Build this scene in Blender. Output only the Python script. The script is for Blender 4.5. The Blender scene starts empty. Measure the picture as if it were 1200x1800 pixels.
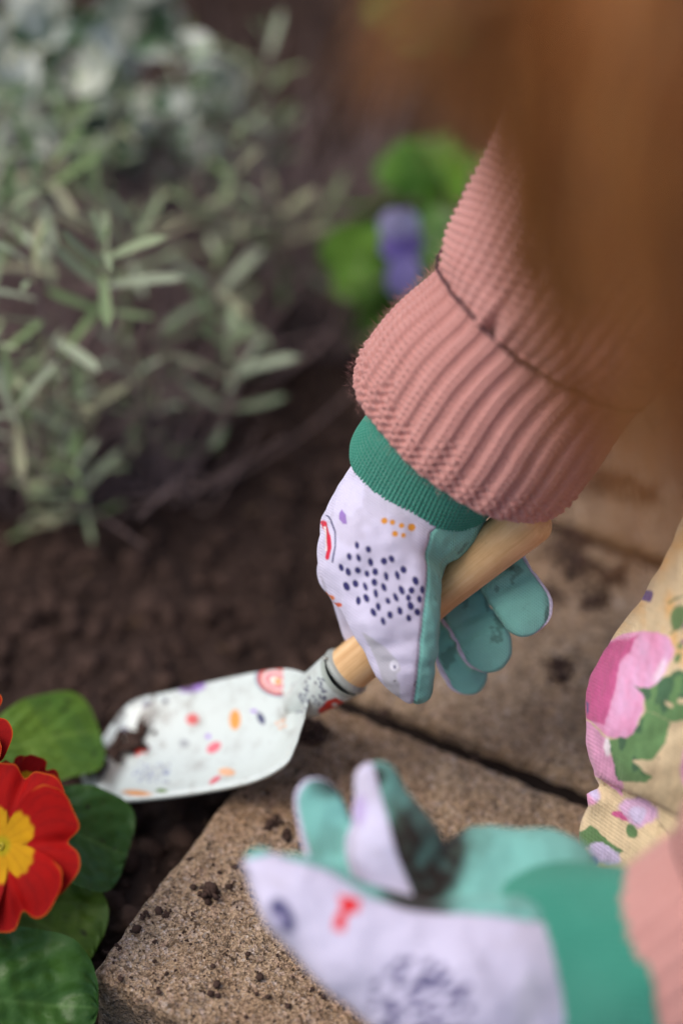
import bpy, math, random
import numpy as np
from mathutils import Vector

random.seed(7)
rng = np.random.default_rng(7)
SC = bpy.context.scene
COL = SC.collection

# ------------------------------------------------------------------ camera, sky, sun, exposure
PITCH = math.radians(42.0)
CAM_H = 0.8456
FOCUS = 1.053
cam_d = bpy.data.cameras.new('camera')
cam = bpy.data.objects.new('camera', cam_d)
COL.objects.link(cam)
cam.location = (0, 0, CAM_H)
cam.rotation_euler = (math.pi / 2 - PITCH, 0, 0)
cam_d.sensor_fit = 'HORIZONTAL'
cam_d.sensor_width = 24.0
cam_d.lens = 85.0
cam_d.clip_start = 0.02
cam_d.clip_end = 400
cam_d.dof.use_dof = True
cam_d.dof.focus_distance = FOCUS
cam_d.dof.aperture_fstop = 1.9
SC.camera = cam

SUN_EL, SUN_AZ = math.radians(58), math.radians(-98)    # azimuth from +Y towards +X
world = bpy.data.worlds.new('World')
SC.world = world
world.use_nodes = True
wn = world.node_tree
wn.nodes.clear()
wo = wn.nodes.new('ShaderNodeOutputWorld')
wb = wn.nodes.new('ShaderNodeBackground')
ws = wn.nodes.new('ShaderNodeTexSky')
ws.sky_type = 'NISHITA'
ws.sun_disc = False
ws.sun_elevation = SUN_EL
ws.sun_rotation = SUN_AZ
ws.air_density = 1.0
ws.dust_density = 4.0
ws.ozone_density = 1.0
wb.inputs[1].default_value = 0.15
wn.links.new(ws.outputs[0], wb.inputs[0])
wn.links.new(wb.outputs[0], wo.inputs[0])
sun_d = bpy.data.lights.new('sun', 'SUN')
sun_d.energy = 1.0
sun_d.angle = math.radians(35)
sun_d.color = (1.0, 0.95, 0.88)
sun = bpy.data.objects.new('sun', sun_d)
COL.objects.link(sun)
sdir = Vector((math.sin(SUN_AZ) * math.cos(SUN_EL), math.cos(SUN_AZ) * math.cos(SUN_EL), math.sin(SUN_EL)))
sun.rotation_euler = sdir.to_track_quat('Z', 'Y').to_euler()
sun.location = (-2, 2, 4)
SC.view_settings.view_transform = 'Standard'
SC.view_settings.look = 'None'
SC.view_settings.exposure = 0.28
SC.view_settings.gamma = 1.0
SC.render.engine = 'CYCLES'
SC.cycles.use_denoising = True
SC.cycles.max_bounces = 6
SC.cycles.transparent_max_bounces = 6

# ------------------------------------------------------------------ coordinates
# the picture is 1200 px wide; a sight line through (u, v) meets distance t (P) or height z (PZ)
K = 24.0 / 85.0 / 1200.0
CP, SP = math.cos(PITCH), math.sin(PITCH)
DIR = np.array([0, CP, -SP]); UP = np.array([0, SP, CP]); RT = np.array([1.0, 0, 0])
EYE = np.array([0, 0, CAM_H])


def ray(u, v):
    return DIR + (u - 600) * K * RT - (v - 900) * K * UP


def P(u, v, t):
    return EYE + t * ray(u, v)


def PZ(u, v, z):
    q = ray(u, v)
    return EYE + q * ((z - CAM_H) / q[2])


def lin(r, g, b):
    f = lambda c: (c / 255 / 12.92) if c / 255 <= 0.04045 else ((c / 255 + 0.055) / 1.055) ** 2.4
    return np.array([f(r), f(g), f(b)])


def smooth01(x, a, b):
    t = np.clip((x - a) / (b - a), 0, 1)
    return t * t * (3 - 2 * t)


class Waves:
    """cheap smooth noise: a sum of random sines in 3-D, about -1..1"""
    def __init__(self, seed, n=14, octaves=3):
        r = np.random.default_rng(seed)
        self.w = []
        for o in range(octaves):
            d = r.normal(size=(n, 3)); d /= np.linalg.norm(d, axis=1)[:, None]
            self.w.append((d * r.uniform(0.7, 1.4, (n, 1)) * 2 ** o, r.uniform(0, 6.28, n), 0.55 ** o))

    def __call__(self, p, scale):
        s = 0; tot = 0
        p = np.asarray(p)
        for d, ph, a in self.w:
            s = s + a * np.sin(p @ (d.T * scale) + ph).sum(-1) / math.sqrt(len(ph) / 2)
            tot += a
        return s / tot * 0.8


WN = Waves(3)

# ------------------------------------------------------------------ materials


class NT:
    def __init__(self, name):
        self.m = bpy.data.materials.new(name)
        self.m.use_nodes = True
        self.t = self.m.node_tree
        self.t.nodes.clear()
        self.out = self.t.nodes.new('ShaderNodeOutputMaterial')
        self.b = self.t.nodes.new('ShaderNodeBsdfPrincipled')
        self.link(self.b.outputs[0], self.out.inputs[0])

    def link(self, a, b):
        self.t.links.new(a, b)

    def node(self, typ, **kw):
        n = self.t.nodes.new(typ)
        for k, v in kw.items():
            setattr(n, k, v)
        return n

    def coords(self, kind='Object'):
        return self.node('ShaderNodeTexCoord').outputs[kind]

    def noise(self, vec, scale, detail=4, rough=0.6):
        n = self.node('ShaderNodeTexNoise')
        n.inputs['Scale'].default_value = scale
        n.inputs['Detail'].default_value = detail
        n.inputs['Roughness'].default_value = rough
        self.link(vec, n.inputs['Vector'])
        return n

    def vor(self, vec, scale, feature='F1'):
        n = self.node('ShaderNodeTexVoronoi', feature=feature)
        n.inputs['Scale'].default_value = scale
        self.link(vec, n.inputs['Vector'])
        return n

    def ramp(self, fac, stops):
        n = self.node('ShaderNodeValToRGB')
        e = n.color_ramp.elements
        e[0].position = stops[0][0]; e[0].color = (*stops[0][1], 1)
        e[1].position = stops[-1][0]; e[1].color = (*stops[-1][1], 1)
        for p, c in stops[1:-1]:
            x = e.new(p); x.color = (*c, 1)
        self.link(fac, n.inputs[0])
        return n.outputs[0]

    def mix(self, fac, a, b, blend='MIX'):
        n = self.node('ShaderNodeMix', data_type='RGBA', blend_type=blend)
        for s, v in ((n.inputs[0], fac), (n.inputs[6], a), (n.inputs[7], b)):
            if isinstance(v, (int, float)):
                s.default_value = v
            elif isinstance(v, (tuple, list, np.ndarray)):
                s.default_value = (*v, 1)
            else:
                self.link(v, s)
        return n.outputs[2]

    def bump(self, h, dist, strength=1.0, prev=None):
        n = self.node('ShaderNodeBump')
        n.inputs['Strength'].default_value = strength
        n.inputs['Distance'].default_value = dist
        self.link(h, n.inputs['Height'])
        if prev is not None:
            self.link(prev, n.inputs['Normal'])
        return n.outputs[0]

    def set(self, col=None, rough=None, normal=None, spec=None, sheen=None):
        b = self.b
        if col is not None:
            if isinstance(col, (tuple, list, np.ndarray)):
                b.inputs['Base Color'].default_value = (*col, 1)
            else:
                self.link(col, b.inputs['Base Color'])
        if rough is not None:
            b.inputs['Roughness'].default_value = rough
        if normal is not None:
            self.link(normal, b.inputs['Normal'])
        if spec is not None:
            b.inputs['Specular IOR Level'].default_value = spec
        if sheen is not None:
            b.inputs['Sheen Weight'].default_value = sheen
        return self.m

    def attr(self, name='Col'):
        n = self.node('ShaderNodeAttribute')
        n.attribute_name = name
        return n.outputs['Color']

    def translucent(self, col, fac):
        """mix in light coming through a thin leaf or petal"""
        tr = self.node('ShaderNodeBsdfTranslucent')
        if isinstance(col, (tuple, list, np.ndarray)):
            tr.inputs[0].default_value = (*col, 1)
        else:
            self.link(col, tr.inputs[0])
        mx = self.node('ShaderNodeMixShader')
        mx.inputs[0].default_value = fac
        self.link(self.b.outputs[0], mx.inputs[1])
        self.link(tr.outputs[0], mx.inputs[2])
        self.link(mx.outputs[0], self.out.inputs[0])
        return self.m


def m_soil():
    n = NT('soil')
    c = n.coords()
    a = n.noise(c, 38, 8, 0.7)
    b = n.noise(c, 9, 3)
    col = n.ramp(a.outputs[0], [(0.3, lin(46, 36, 32)), (0.55, lin(82, 65, 58)), (0.8, lin(126, 103, 92))])
    col = n.mix(b.outputs[0], col, lin(68, 53, 47))
    return n.set(col, 0.95, n.bump(n.noise(c, 420, 6, 0.75).outputs[0], 0.004), 0.15)


def m_paver():
    n = NT('paver')
    c = n.coords()
    v1 = n.vor(c, 1000)
    v2 = n.vor(c, 420)

    def chan(v):
        sp = n.node('ShaderNodeSeparateColor')
        n.link(v.outputs['Color'], sp.inputs[0])
        return sp.outputs[0]
    g = n.ramp(chan(v1), [(0.0, lin(84, 70, 56)), (0.12, lin(124, 104, 84)), (0.3, lin(178, 154, 126)), (0.6, lin(204, 180, 150)),
                          (0.85, lin(216, 192, 168)), (0.95, lin(224, 208, 194)), (1.0, lin(226, 218, 210))])
    g2 = n.ramp(chan(v2), [(0.0, lin(92, 74, 60)), (0.14, lin(126, 104, 82)), (0.3, lin(182, 156, 128)), (0.7, lin(204, 178, 148)),
                           (0.9, lin(212, 182, 162)), (1.0, lin(232, 218, 210))])
    col = n.mix(0.45, g, g2)
    big = n.noise(c, 9, 5, 0.65)
    col = n.mix(n.ramp(big.outputs[0], [(0.35, (0.0,) * 3), (0.75, (0.75,) * 3)]), col, lin(196, 160, 122), 'MULTIPLY')
    d = n.noise(c, 26, 8, 0.72)
    col = n.mix(n.ramp(d.outputs[0], [(0.58, (0,) * 3), (0.72, (0.8,) * 3)]), col, lin(66, 50, 42))
    d3 = n.noise(c, 300, 3, 0.6)
    col = n.mix(n.ramp(d3.outputs[0], [(0.60, (0,) * 3), (0.68, (0.8,) * 3)]), col, lin(58, 46, 40))
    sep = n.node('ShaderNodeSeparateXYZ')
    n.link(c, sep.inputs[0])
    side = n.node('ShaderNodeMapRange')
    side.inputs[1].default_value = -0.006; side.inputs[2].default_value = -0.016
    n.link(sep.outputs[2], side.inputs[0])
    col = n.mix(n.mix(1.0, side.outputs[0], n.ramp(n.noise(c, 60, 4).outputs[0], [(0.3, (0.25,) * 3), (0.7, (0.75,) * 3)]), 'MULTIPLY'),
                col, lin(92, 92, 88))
    bm = n.bump(v1.outputs['Distance'], 0.0016, 0.9)
    bm = n.bump(v2.outputs['Distance'], 0.0024, 0.9, bm)
    bm = n.bump(n.noise(c, 900, 4, 0.7).outputs[0], 0.0008, 0.8, bm)
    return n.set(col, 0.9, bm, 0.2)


def m_cloth(name, weave=2600, bump=0.0005, rough=0.9, sheen=0.15, tint=0.10):
    n = NT(name)
    c = n.coords()
    a = n.attr()
    w1 = n.node('ShaderNodeTexWave', wave_type='BANDS', bands_direction='DIAGONAL')
    w1.inputs['Scale'].default_value = weave / 8
    w1.inputs['Distortion'].default_value = 1.2
    n.link(c, w1.inputs['Vector'])
    w2 = n.node('ShaderNodeTexWave', wave_type='BANDS', bands_direction='X')
    w2.inputs['Scale'].default_value = weave / 8
    n.link(c, w2.inputs['Vector'])
    h = n.mix(0.5, w1.outputs[0], w2.outputs[0])
    fz = n.noise(c, 1500, 3, 0.7)
    col = n.mix(tint, a, n.mix(1.0, a, fz.outputs[0], 'OVERLAY'))
    bm = n.bump(h, bump, 0.5)
    bm = n.bump(n.noise(c, 130, 3).outputs[0], 0.0012, 0.25, bm)
    return n.set(col, rough, bm, 0.15, sheen)


def m_knit(name, c1, c2):
    n = NT(name)
    c = n.coords()
    f = n.noise(c, 1800, 4, 0.8)
    g = n.noise(c, 70, 3)
    col = n.mix(f.outputs[0], c1, c2)
    col = n.mix(n.ramp(g.outputs[0], [(0.35, (0,) * 3), (0.7, (0.35,) * 3)]), col, c2)
    bm = n.bump(f.outputs[0], 0.0007, 0.7)
    return n.set(col, 0.95, bm, 0.1, 0.3)


def m_leaf(name, tr, rough=0.5, bump=0.0006):
    n = NT(name)
    c = n.coords()
    a = n.attr()
    f = n.noise(c, 55, 5, 0.65)
    col = n.mix(n.ramp(f.outputs[0], [(0.3, (0.0,) * 3), (0.75, (0.55,) * 3)]), a, n.mix(1.0, a, (0.45, 0.5, 0.3), 'MULTIPLY'))
    n.set(col, rough, n.bump(n.noise(c, 420, 3).outputs[0], bump, 0.6), 0.12 if 'petal' in name else 0.35)
    return n.translucent(col, tr)


def m_plain(name, c1, c2, scale, rough=0.7, bump=0.0005, spec=0.3):
    n = NT(name)
    c = n.coords()
    f = n.noise(c, scale, 5, 0.65)
    return n.set(n.mix(f.outputs[0], c1, c2), rough, n.bump(f.outputs[0], bump, 0.7), spec)


def m_wood():
    n = NT('beech_wood')
    c = n.attr('Pos')
    mp = n.node('ShaderNodeMapping')
    mp.inputs['Scale'].default_value = (14, 260, 260)
    n.link(c, mp.inputs[0])
    f = n.noise(mp.outputs[0], 1.0, 6, 0.7)
    g = n.noise(c, 55, 3)
    s = n.noise(c, 30, 6, 0.7)
    col = n.ramp(f.outputs[0], [(0.3, lin(196, 150, 98)), (0.5, lin(224, 184, 134)), (0.75, lin(238, 206, 164))])
    col = n.mix(n.ramp(g.outputs[0], [(0.4, (0,) * 3), (0.75, (0.5,) * 3)]), col, lin(190, 146, 92))
    col = n.mix(n.ramp(s.outputs[0], [(0.58, (0,) * 3), (0.75, (0.4,) * 3)]), col, lin(120, 88, 58))
    return n.set(col, 0.45, n.bump(f.outputs[0], 0.0002, 0.5), 0.4)


def m_enamel():
    n = NT('printed_enamel')
    c = n.coords()
    a = n.attr()
    d = n.noise(c, 90, 8, 0.75)
    d2 = n.noise(c, 20, 4, 0.6)
    mask = n.mix(1.0, n.ramp(d.outputs[0], [(0.5, (0,) * 3), (0.66, (1,) * 3)]),
                 n.ramp(d2.outputs[0], [(0.38, (0.15,) * 3), (0.66, (0.85,) * 3)]), 'MULTIPLY')
    col = n.mix(mask, a, lin(120, 105, 92))
    n.b.inputs['Coat Weight'].default_value = 0.25
    return n.set(col, 0.38, n.bump(n.noise(c, 60, 2).outputs[0], 0.0015, 0.25), 0.5)


def m_hair():
    n = NT('auburn_hair')
    c = n.coords()
    a = n.attr()
    return n.set(a, 0.38, None, 0.5)


MAT = dict(
    soil=m_soil(), paver=m_paver(), fabric=m_cloth('glove_fabric'), cotton=m_cloth('printed_cotton', 2000, 0.0004),
    pink=m_knit('pink_wool', lin(220, 164, 155), lin(190, 132, 125)),
    green=m_knit('green_knit', lin(78, 164, 142), lin(46, 130, 110)),
    thread=m_plain('dark_thread', lin(70, 40, 48), lin(46, 26, 32), 900),
    leaf=m_leaf('primrose_leaf', 0.18, 0.42), petal=m_leaf('petal', 0.08, 0.7, 0.0002),
    lav=m_leaf('lavender_leaf', 0.15, 0.8), bark=m_plain('woody_bark', lin(166, 144, 140), lin(108, 88, 86), 160, 0.9),
    wood=m_wood(), enamel=m_enamel(), hair=m_hair(),
    steel=m_plain('worn_steel', lin(176, 182, 176), lin(140, 146, 140), 200, 0.35, 0.0003, 0.5),
    crumb=m_plain('soil_crumb', lin(90, 71, 63), lin(42, 32, 28), 300, 0.95, 0.001, 0.1),
    sand=m_plain('bedding_sand', lin(44, 35, 31), lin(24, 19, 17), 260, 0.95, 0.001, 0.1),
    skin=m_plain('skin', lin(226, 178, 156), lin(214, 160, 138), 60, 0.55, 0.0002, 0.3),
    litter=m_plain('dry_litter', lin(150, 122, 92), lin(90, 68, 50), 200, 0.9),
    stem=m_plain('green_stem', lin(112, 140, 74), lin(84, 110, 58), 120, 0.7),
)

# ------------------------------------------------------------------ mesh helpers


def mk(name, v, f, mat, parent=None, col=None, smooth=True, pos=None, label=None, cat=None, group=None, kind=None):
    me = bpy.data.meshes.new(name)
    v = np.asarray(v, dtype=np.float32)
    if isinstance(f, np.ndarray):
        n, k = f.shape
        me.vertices.add(len(v)); me.vertices.foreach_set('co', v.ravel())
        me.loops.add(n * k); me.loops.foreach_set('vertex_index', f.astype(np.int32).ravel())
        me.polygons.add(n)
        me.polygons.foreach_set('loop_start', np.arange(0, n * k, k, dtype=np.int32))
        me.polygons.foreach_set('loop_total', np.full(n, k, dtype=np.int32))
        me.update(calc_edges=True)
    else:
        me.from_pydata(v.tolist(), [], f)
    if smooth:
        me.polygons.foreach_set('use_smooth', np.ones(len(me.polygons), dtype=bool))
    if col is not None:
        a = me.color_attributes.new('Col', 'FLOAT_COLOR', 'POINT')
        c = np.ones((len(v), 4), dtype=np.float32); c[:, :3] = col
        a.data.foreach_set('color', c.ravel())
    if pos is not None:
        a = me.attributes.new('Pos', 'FLOAT_VECTOR', 'POINT')
        a.data.foreach_set('vector', np.asarray(pos, dtype=np.float32).ravel())
    me.validate()
    me.materials.append(MAT[mat] if isinstance(mat, str) else mat)
    return link(name, me, parent, label, cat, group, kind)


def link(name, me, parent=None, label=None, cat=None, group=None, kind=None, loc=None, rot=None, scale=None):
    o = bpy.data.objects.new(name, me)
    COL.objects.link(o)
    if parent is not None:
        o.parent = parent
        if parent.location.length or parent.rotation_euler.to_quaternion().angle:
            pass
    for k, x in (('label', label), ('category', cat), ('group', group), ('kind', kind)):
        if x:
            o[k] = x
    if loc is not None:
        o.location = loc
    if rot is not None:
        o.rotation_euler = rot
    if scale is not None:
        o.scale = (scale,) * 3 if isinstance(scale, (int, float)) else scale
    return o


def empty(name, label, cat, group=None):
    o = bpy.data.objects.new(name, None)
    COL.objects.link(o)
    o.empty_display_size = 0.02
    o['label'] = label; o['category'] = cat
    if group:
        o['group'] = group
    return o


def grid_faces(M, N, wrap=False):
    i = np.arange(M - 1)[:, None]; j = np.arange(N if wrap else N - 1)[None, :]
    j2 = (j + 1) % N
    return np.stack([i * N + j, i * N + j2, (i + 1) * N + j2, (i + 1) * N + j], -1).reshape(-1, 4)


def spline(pts, m):
    """Catmull-Rom through rows of pts, m samples"""
    pts = np.asarray(pts, float)
    q = np.vstack([2 * pts[0] - pts[1], pts, 2 * pts[-1] - pts[-2]])
    x = np.linspace(0, len(pts) - 1, m)
    i = np.minimum(x.astype(int), len(pts) - 2)
    t = (x - i)[:, None]
    a, b, c, d = q[i], q[i + 1], q[i + 2], q[i + 3]
    return 0.5 * (2 * b + (c - a) * t + (2 * a - 5 * b + 4 * c - d) * t * t + (3 * b - a - 3 * c + d) * t ** 3)


def unit(a):
    return a / np.maximum(np.linalg.norm(a, axis=-1, keepdims=True), 1e-12)


def tube(center, ra, rb, N, disp=None, ref=None):
    """swept tube; returns verts (M*N), faces, theta grid, arc length grid"""
    M = len(center)
    T = unit(np.gradient(center, axis=0))
    ref = DIR if ref is None else ref
    e1 = unit(np.cross(ref, T))
    e2 = unit(np.cross(T, e1))
    s = np.concatenate([[0], np.cumsum(np.linalg.norm(np.diff(center, axis=0), axis=1))])
    th = np.linspace(0, 2 * math.pi, N, endpoint=False)
    TH, S = np.meshgrid(th, s)
    ra = np.broadcast_to(ra, (M,))[:, None]; rb = np.broadcast_to(rb, (M,))[:, None]
    dd = 0 if disp is None else disp(TH, S)
    x = (ra + dd) * np.cos(TH); y = (rb + dd) * np.sin(TH)
    v = center[:, None, :] + x[..., None] * e1[:, None, :] + y[..., None] * e2[:, None, :]
    return v.reshape(-1, 3), grid_faces(M, N, True), TH, S


def merge(parts):
    vs, fs, n = [], [], 0
    for v, f in parts:
        vs.append(v); fs.append(f + n); n += len(v)
    return np.vstack(vs), np.vstack(fs)


def thin_tube(pts, r0, r1, N=5):
    M = len(pts)
    r = np.linspace(r0, r1, M)
    T = unit(np.gradient(pts, axis=0))
    ref = np.array([0.31, 0.2, 0.93]) if abs(T[0] @ np.array([0.31, 0.2, 0.93])) < 0.9 else np.array([1.0, 0, 0])
    e1 = unit(np.cross(ref, T)); e2 = np.cross(T, e1)
    th = np.linspace(0, 2 * math.pi, N, endpoint=False)
    v = pts[:, None, :] + r[:, None, None] * (np.cos(th)[None, :, None] * e1[:, None, :] + np.sin(th)[None, :, None] * e2[:, None, :])
    return v.reshape(-1, 3), grid_faces(M, N, True)


# signed-distance modelling: round cones blended smoothly, then a surface net
def cones_eval(q, bones):
    ds, offs = [], []
    for p1, r1, p2, r2 in bones:
        ab = p2 - p1
        h = np.clip(((q - p1) @ ab) / max(ab @ ab, 1e-12), 0, 1)
        cp = p1 + h[:, None] * ab
        o = q - cp
        ds.append(np.sqrt((o * o).sum(-1)) - (r1 + (r2 - r1) * h))
        offs.append(o)
    return np.array(ds), offs


def smin(a, b, k):
    h = np.clip(0.5 + 0.5 * (b - a) / k, 0, 1)
    return b * (1 - h) + a * h - k * h * (1 - h)


def surface(bones, kf, h, pad=0.006, extra=None):
    """bones: list of (p1, r1, p2, r2); kf: blend length for each bone in turn"""
    lo = np.min([np.minimum(b[0] - b[1], b[2] - b[3]) for b in bones], axis=0) - pad
    hi = np.max([np.maximum(b[0] + b[1], b[2] + b[3]) for b in bones], axis=0) + pad
    n = np.ceil((hi - lo) / h).astype(int) + 1
    ax = [lo[i] + h * np.arange(n[i]) for i in range(3)]
    F = np.full(n, 1.0, dtype=np.float64)
    for (p1, r1, p2, r2), k in zip(bones, kf):
        rr = max(r1, r2) + k + 0.012
        bl = np.minimum(p1, p2) - rr; bh = np.maximum(p1, p2) + rr
        sl = [slice(max(0, int((bl[i] - lo[i]) / h)), min(n[i], int((bh[i] - lo[i]) / h) + 2)) for i in range(3)]
        X, Y, Z = np.meshgrid(ax[0][sl[0]], ax[1][sl[1]], ax[2][sl[2]], indexing='ij')
        ab = p2 - p1
        L = max(ab @ ab, 1e-12)
        X = X - p1[0]; Y = Y - p1[1]; Z = Z - p1[2]
        t = np.clip((X * ab[0] + Y * ab[1] + Z * ab[2]) / L, 0, 1)
        d = np.sqrt((X - t * ab[0]) ** 2 + (Y - t * ab[1]) ** 2 + (Z - t * ab[2]) ** 2) - (r1 + (r2 - r1) * t)
        old = F[tuple(sl)]
        F[tuple(sl)] = smin(old, d, k) if k > 0 else np.minimum(old, d)
    if extra is not None:
        F = extra(F, ax)
    ins = F < 0
    c = [ins[i:n[0] - 1 + i, j:n[1] - 1 + j, k:n[2] - 1 + k] for i in (0, 1) for j in (0, 1) for k in (0, 1)]
    cnt = sum(x.astype(np.int8) for x in c)
    act = (cnt > 0) & (cnt < 8)
    idx = np.full(act.shape, -1, dtype=np.int64)
    ii = np.argwhere(act)
    idx[act] = np.arange(len(ii))
    acc = np.zeros((len(ii), 3)); num = np.zeros(len(ii))
    corners = [(i, j, k) for i in (0, 1) for j in (0, 1) for k in (0, 1)]
    for a in range(8):
        for b in range(a + 1, 8):
            ca, cb = np.array(corners[a]), np.array(corners[b])
            if np.abs(ca - cb).sum() != 1:
                continue
            fa = F[tuple((ii + ca).T)]; fb = F[tuple((ii + cb).T)]
            m = (fa < 0) != (fb < 0)
            t = np.where(m, fa / np.where(m, fa - fb, 1), 0)
            acc += np.where(m[:, None], ca + t[:, None] * (cb - ca), 0)
            num += m
    v = lo + h * (ii + acc / num[:, None])
    quads = []
    for axis in range(3):
        o1, o2 = [(1, 2), (2, 0), (0, 1)][axis]
        s0 = [slice(None)] * 3; s1 = [slice(None)] * 3
        s0[axis] = slice(0, -1); s1[axis] = slice(1, None)
        ch = ins[tuple(s0)] != ins[tuple(s1)]
        e = np.argwhere(ch)
        e = e[(e[:, o1] > 0) & (e[:, o2] > 0) & (e[:, o1] < n[o1] - 1) & (e[:, o2] < n[o2] - 1)]
        d1 = np.zeros(3, int); d1[o1] = 1
        d2 = np.zeros(3, int); d2[o2] = 1
        q = np.stack([idx[tuple((e - d1 - d2).T)], idx[tuple((e - d2).T)], idx[tuple(e.T)], idx[tuple((e - d1).T)]], 1)
        flip = ~ins[tuple(e.T)]
        q[flip] = q[flip][:, ::-1]
        quads.append(q)
    return v, np.vstack(quads)


def relax(v, f, it=3, lam=0.5):
    e = np.vstack([f[:, [i, (i + 1) % f.shape[1]]] for i in range(f.shape[1])])
    e = np.vstack([e, e[:, ::-1]])
    cnt = np.bincount(e[:, 0], minlength=len(v))[:, None]
    cnt = np.maximum(cnt, 1)
    for _ in range(it):
        s = np.stack([np.bincount(e[:, 0], weights=v[e[:, 1], k], minlength=len(v)) for k in range(3)], 1)
        v = v + lam * (s / cnt - v)
    return v


def tris(f):
    return np.vstack([f[:, [0, 1, 2]], f[:, [0, 2, 3]]]) if f.shape[1] == 4 else f


def normals(v, f):
    n = np.cross(v[f[:, 1]] - v[f[:, 0]], v[f[:, 2]] - v[f[:, 0]])
    out = np.stack([sum(np.bincount(f[:, i], weights=n[:, k], minlength=len(v)) for i in range(f.shape[1])) for k in range(3)], 1)
    return unit(out)


def subdivide(v, f, sel=None):
    """midpoint split of triangles (sel: which ones; neighbours keep straight edges)"""
    g = f if sel is None else f[sel]
    e = np.sort(np.vstack([g[:, [0, 1]], g[:, [1, 2]], g[:, [2, 0]]]), axis=1)
    key = e[:, 0] * np.int64(len(v)) + e[:, 1]
    u, inv = np.unique(key, return_inverse=True)
    mid = (v[u // len(v)] + v[u % len(v)]) / 2
    n = len(g)
    a = len(v) + inv[:n]; b = len(v) + inv[n:2 * n]; c = len(v) + inv[2 * n:]
    nf = np.vstack([np.stack([g[:, 0], a, c], 1), np.stack([a, g[:, 1], b], 1), np.stack([c, b, g[:, 2]], 1), np.stack([a, b, c], 1)])
    if sel is not None:
        nf = np.vstack([f[~sel], nf])
    return np.vstack([v, mid]), nf


def split_by(v, f, fld, attrs):
    """cut a triangle mesh along fld = 0; returns two (v, f, attrs)"""
    pos = fld > 0
    k = pos[f].sum(1)
    mixed = f[(k == 1) | (k == 2)]
    e = np.sort(np.vstack([mixed[:, [0, 1]], mixed[:, [1, 2]], mixed[:, [2, 0]]]), axis=1)
    e = e[pos[e[:, 0]] != pos[e[:, 1]]]
    key = np.unique(e[:, 0] * np.int64(len(v)) + e[:, 1])
    a, b = key // len(v), key % len(v)
    t = (fld[a] / (fld[a] - fld[b]))[:, None]
    V = np.vstack([v, v[a] + t * (v[b] - v[a])])
    A = [np.vstack([x, x[a] + t * (x[b] - x[a])]) for x in attrs]
    where = {int(kk): len(v) + i for i, kk in enumerate(key)}
    fp = [f[k == 3]]; fn = [f[k == 0]]
    lp, ln = [], []
    L = len(v)
    for tri in mixed.tolist():
        for r in range(3):
            x, y, z = tri[r], tri[(r + 1) % 3], tri[(r + 2) % 3]
            if pos[x] != pos[y] and pos[x] != pos[z]:
                xy = where[min(x, y) * L + max(x, y)]; xz = where[min(x, z) * L + max(x, z)]
                (lp if pos[x] else ln).append((x, xy, xz))
                (ln if pos[x] else lp).extend([(xy, y, z), (xy, z, xz)])
                break
    res = []
    for base, extra in ((fp, lp), (fn, ln)):
        ff = np.vstack(base + ([np.array(extra)] if extra else []))
        used, inv = np.unique(ff, return_inverse=True)
        res.append((V[used], inv.reshape(ff.shape), [x[used] for x in A]))
    return res


# flat print: soft masks in a piece's own plane (x, y in print units)
def blob(x, y, cx, cy, rx, ry, ang=0, soft=1.5):
    c, s = math.cos(math.radians(ang)), math.sin(math.radians(ang))
    dx, dy = x - cx, y - cy
    a, b = (dx * c + dy * s) / rx, (-dx * s + dy * c) / ry
    r = np.sqrt(a * a + b * b)
    return 1 - smooth01((r - 1) * min(rx, ry), -soft, soft)


def poly(x, y, pts, soft=1.5):
    pts = np.asarray(pts, float)
    d = np.full(x.shape, 1e9); inside = np.zeros(x.shape, bool)
    for i in range(len(pts)):
        a, b = pts[i], pts[(i + 1) % len(pts)]
        ab = b - a
        t = np.clip(((x - a[0]) * ab[0] + (y - a[1]) * ab[1]) / (ab @ ab + 1e-9), 0, 1)
        d = np.minimum(d, np.hypot(x - a[0] - t * ab[0], y - a[1] - t * ab[1]))
        cr = ((a[1] > y) != (b[1] > y))
        xi = ab[0] * (y - a[1]) / (ab[1] if ab[1] else 1e-9) + a[0]
        inside ^= cr & (x < xi)
    sd = np.where(inside, -d, d)
    return 1 - smooth01(sd, -soft, soft)


def line(x, y, pts, w, soft=1.2):
    pts = np.asarray(pts, float)
    d = np.full(x.shape, 1e9)
    for a, b in zip(pts[:-1], pts[1:]):
        ab = b - a
        t = np.clip(((x - a[0]) * ab[0] + (y - a[1]) * ab[1]) / (ab @ ab + 1e-9), 0, 1)
        d = np.minimum(d, np.hypot(x - a[0] - t * ab[0], y - a[1] - t * ab[1]))
    return 1 - smooth01(d - w, -soft, soft)


def paint(c, mask, rgb):
    return c + mask[:, None] * (rgb - c)



def sheet(p, uc, vc, tc):
    """flat pattern coordinates on a piece: a plane through its middle, in print units"""
    q = (p - P(uc, vc, tc)) / (K * tc)
    return uc + q @ RT, vc - q @ UP


# ------------------------------------------------------------------ ground: garden bed and paving
PA = PZ(158, 1712, 0)                        # front corner of the paving
EA = math.radians(61.3)
EE = np.array([math.cos(EA), math.sin(EA)])  # along the bed edge
EJ = np.array([math.sin(EA), -math.cos(EA)])  # along the joints, away from the bed


def pave_sj(x, y):
    dx, dy = x - PA[0], y - PA[1]
    return dx * EE[0] + dy * EE[1], dx * EJ[0] + dy * EJ[1]


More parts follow.
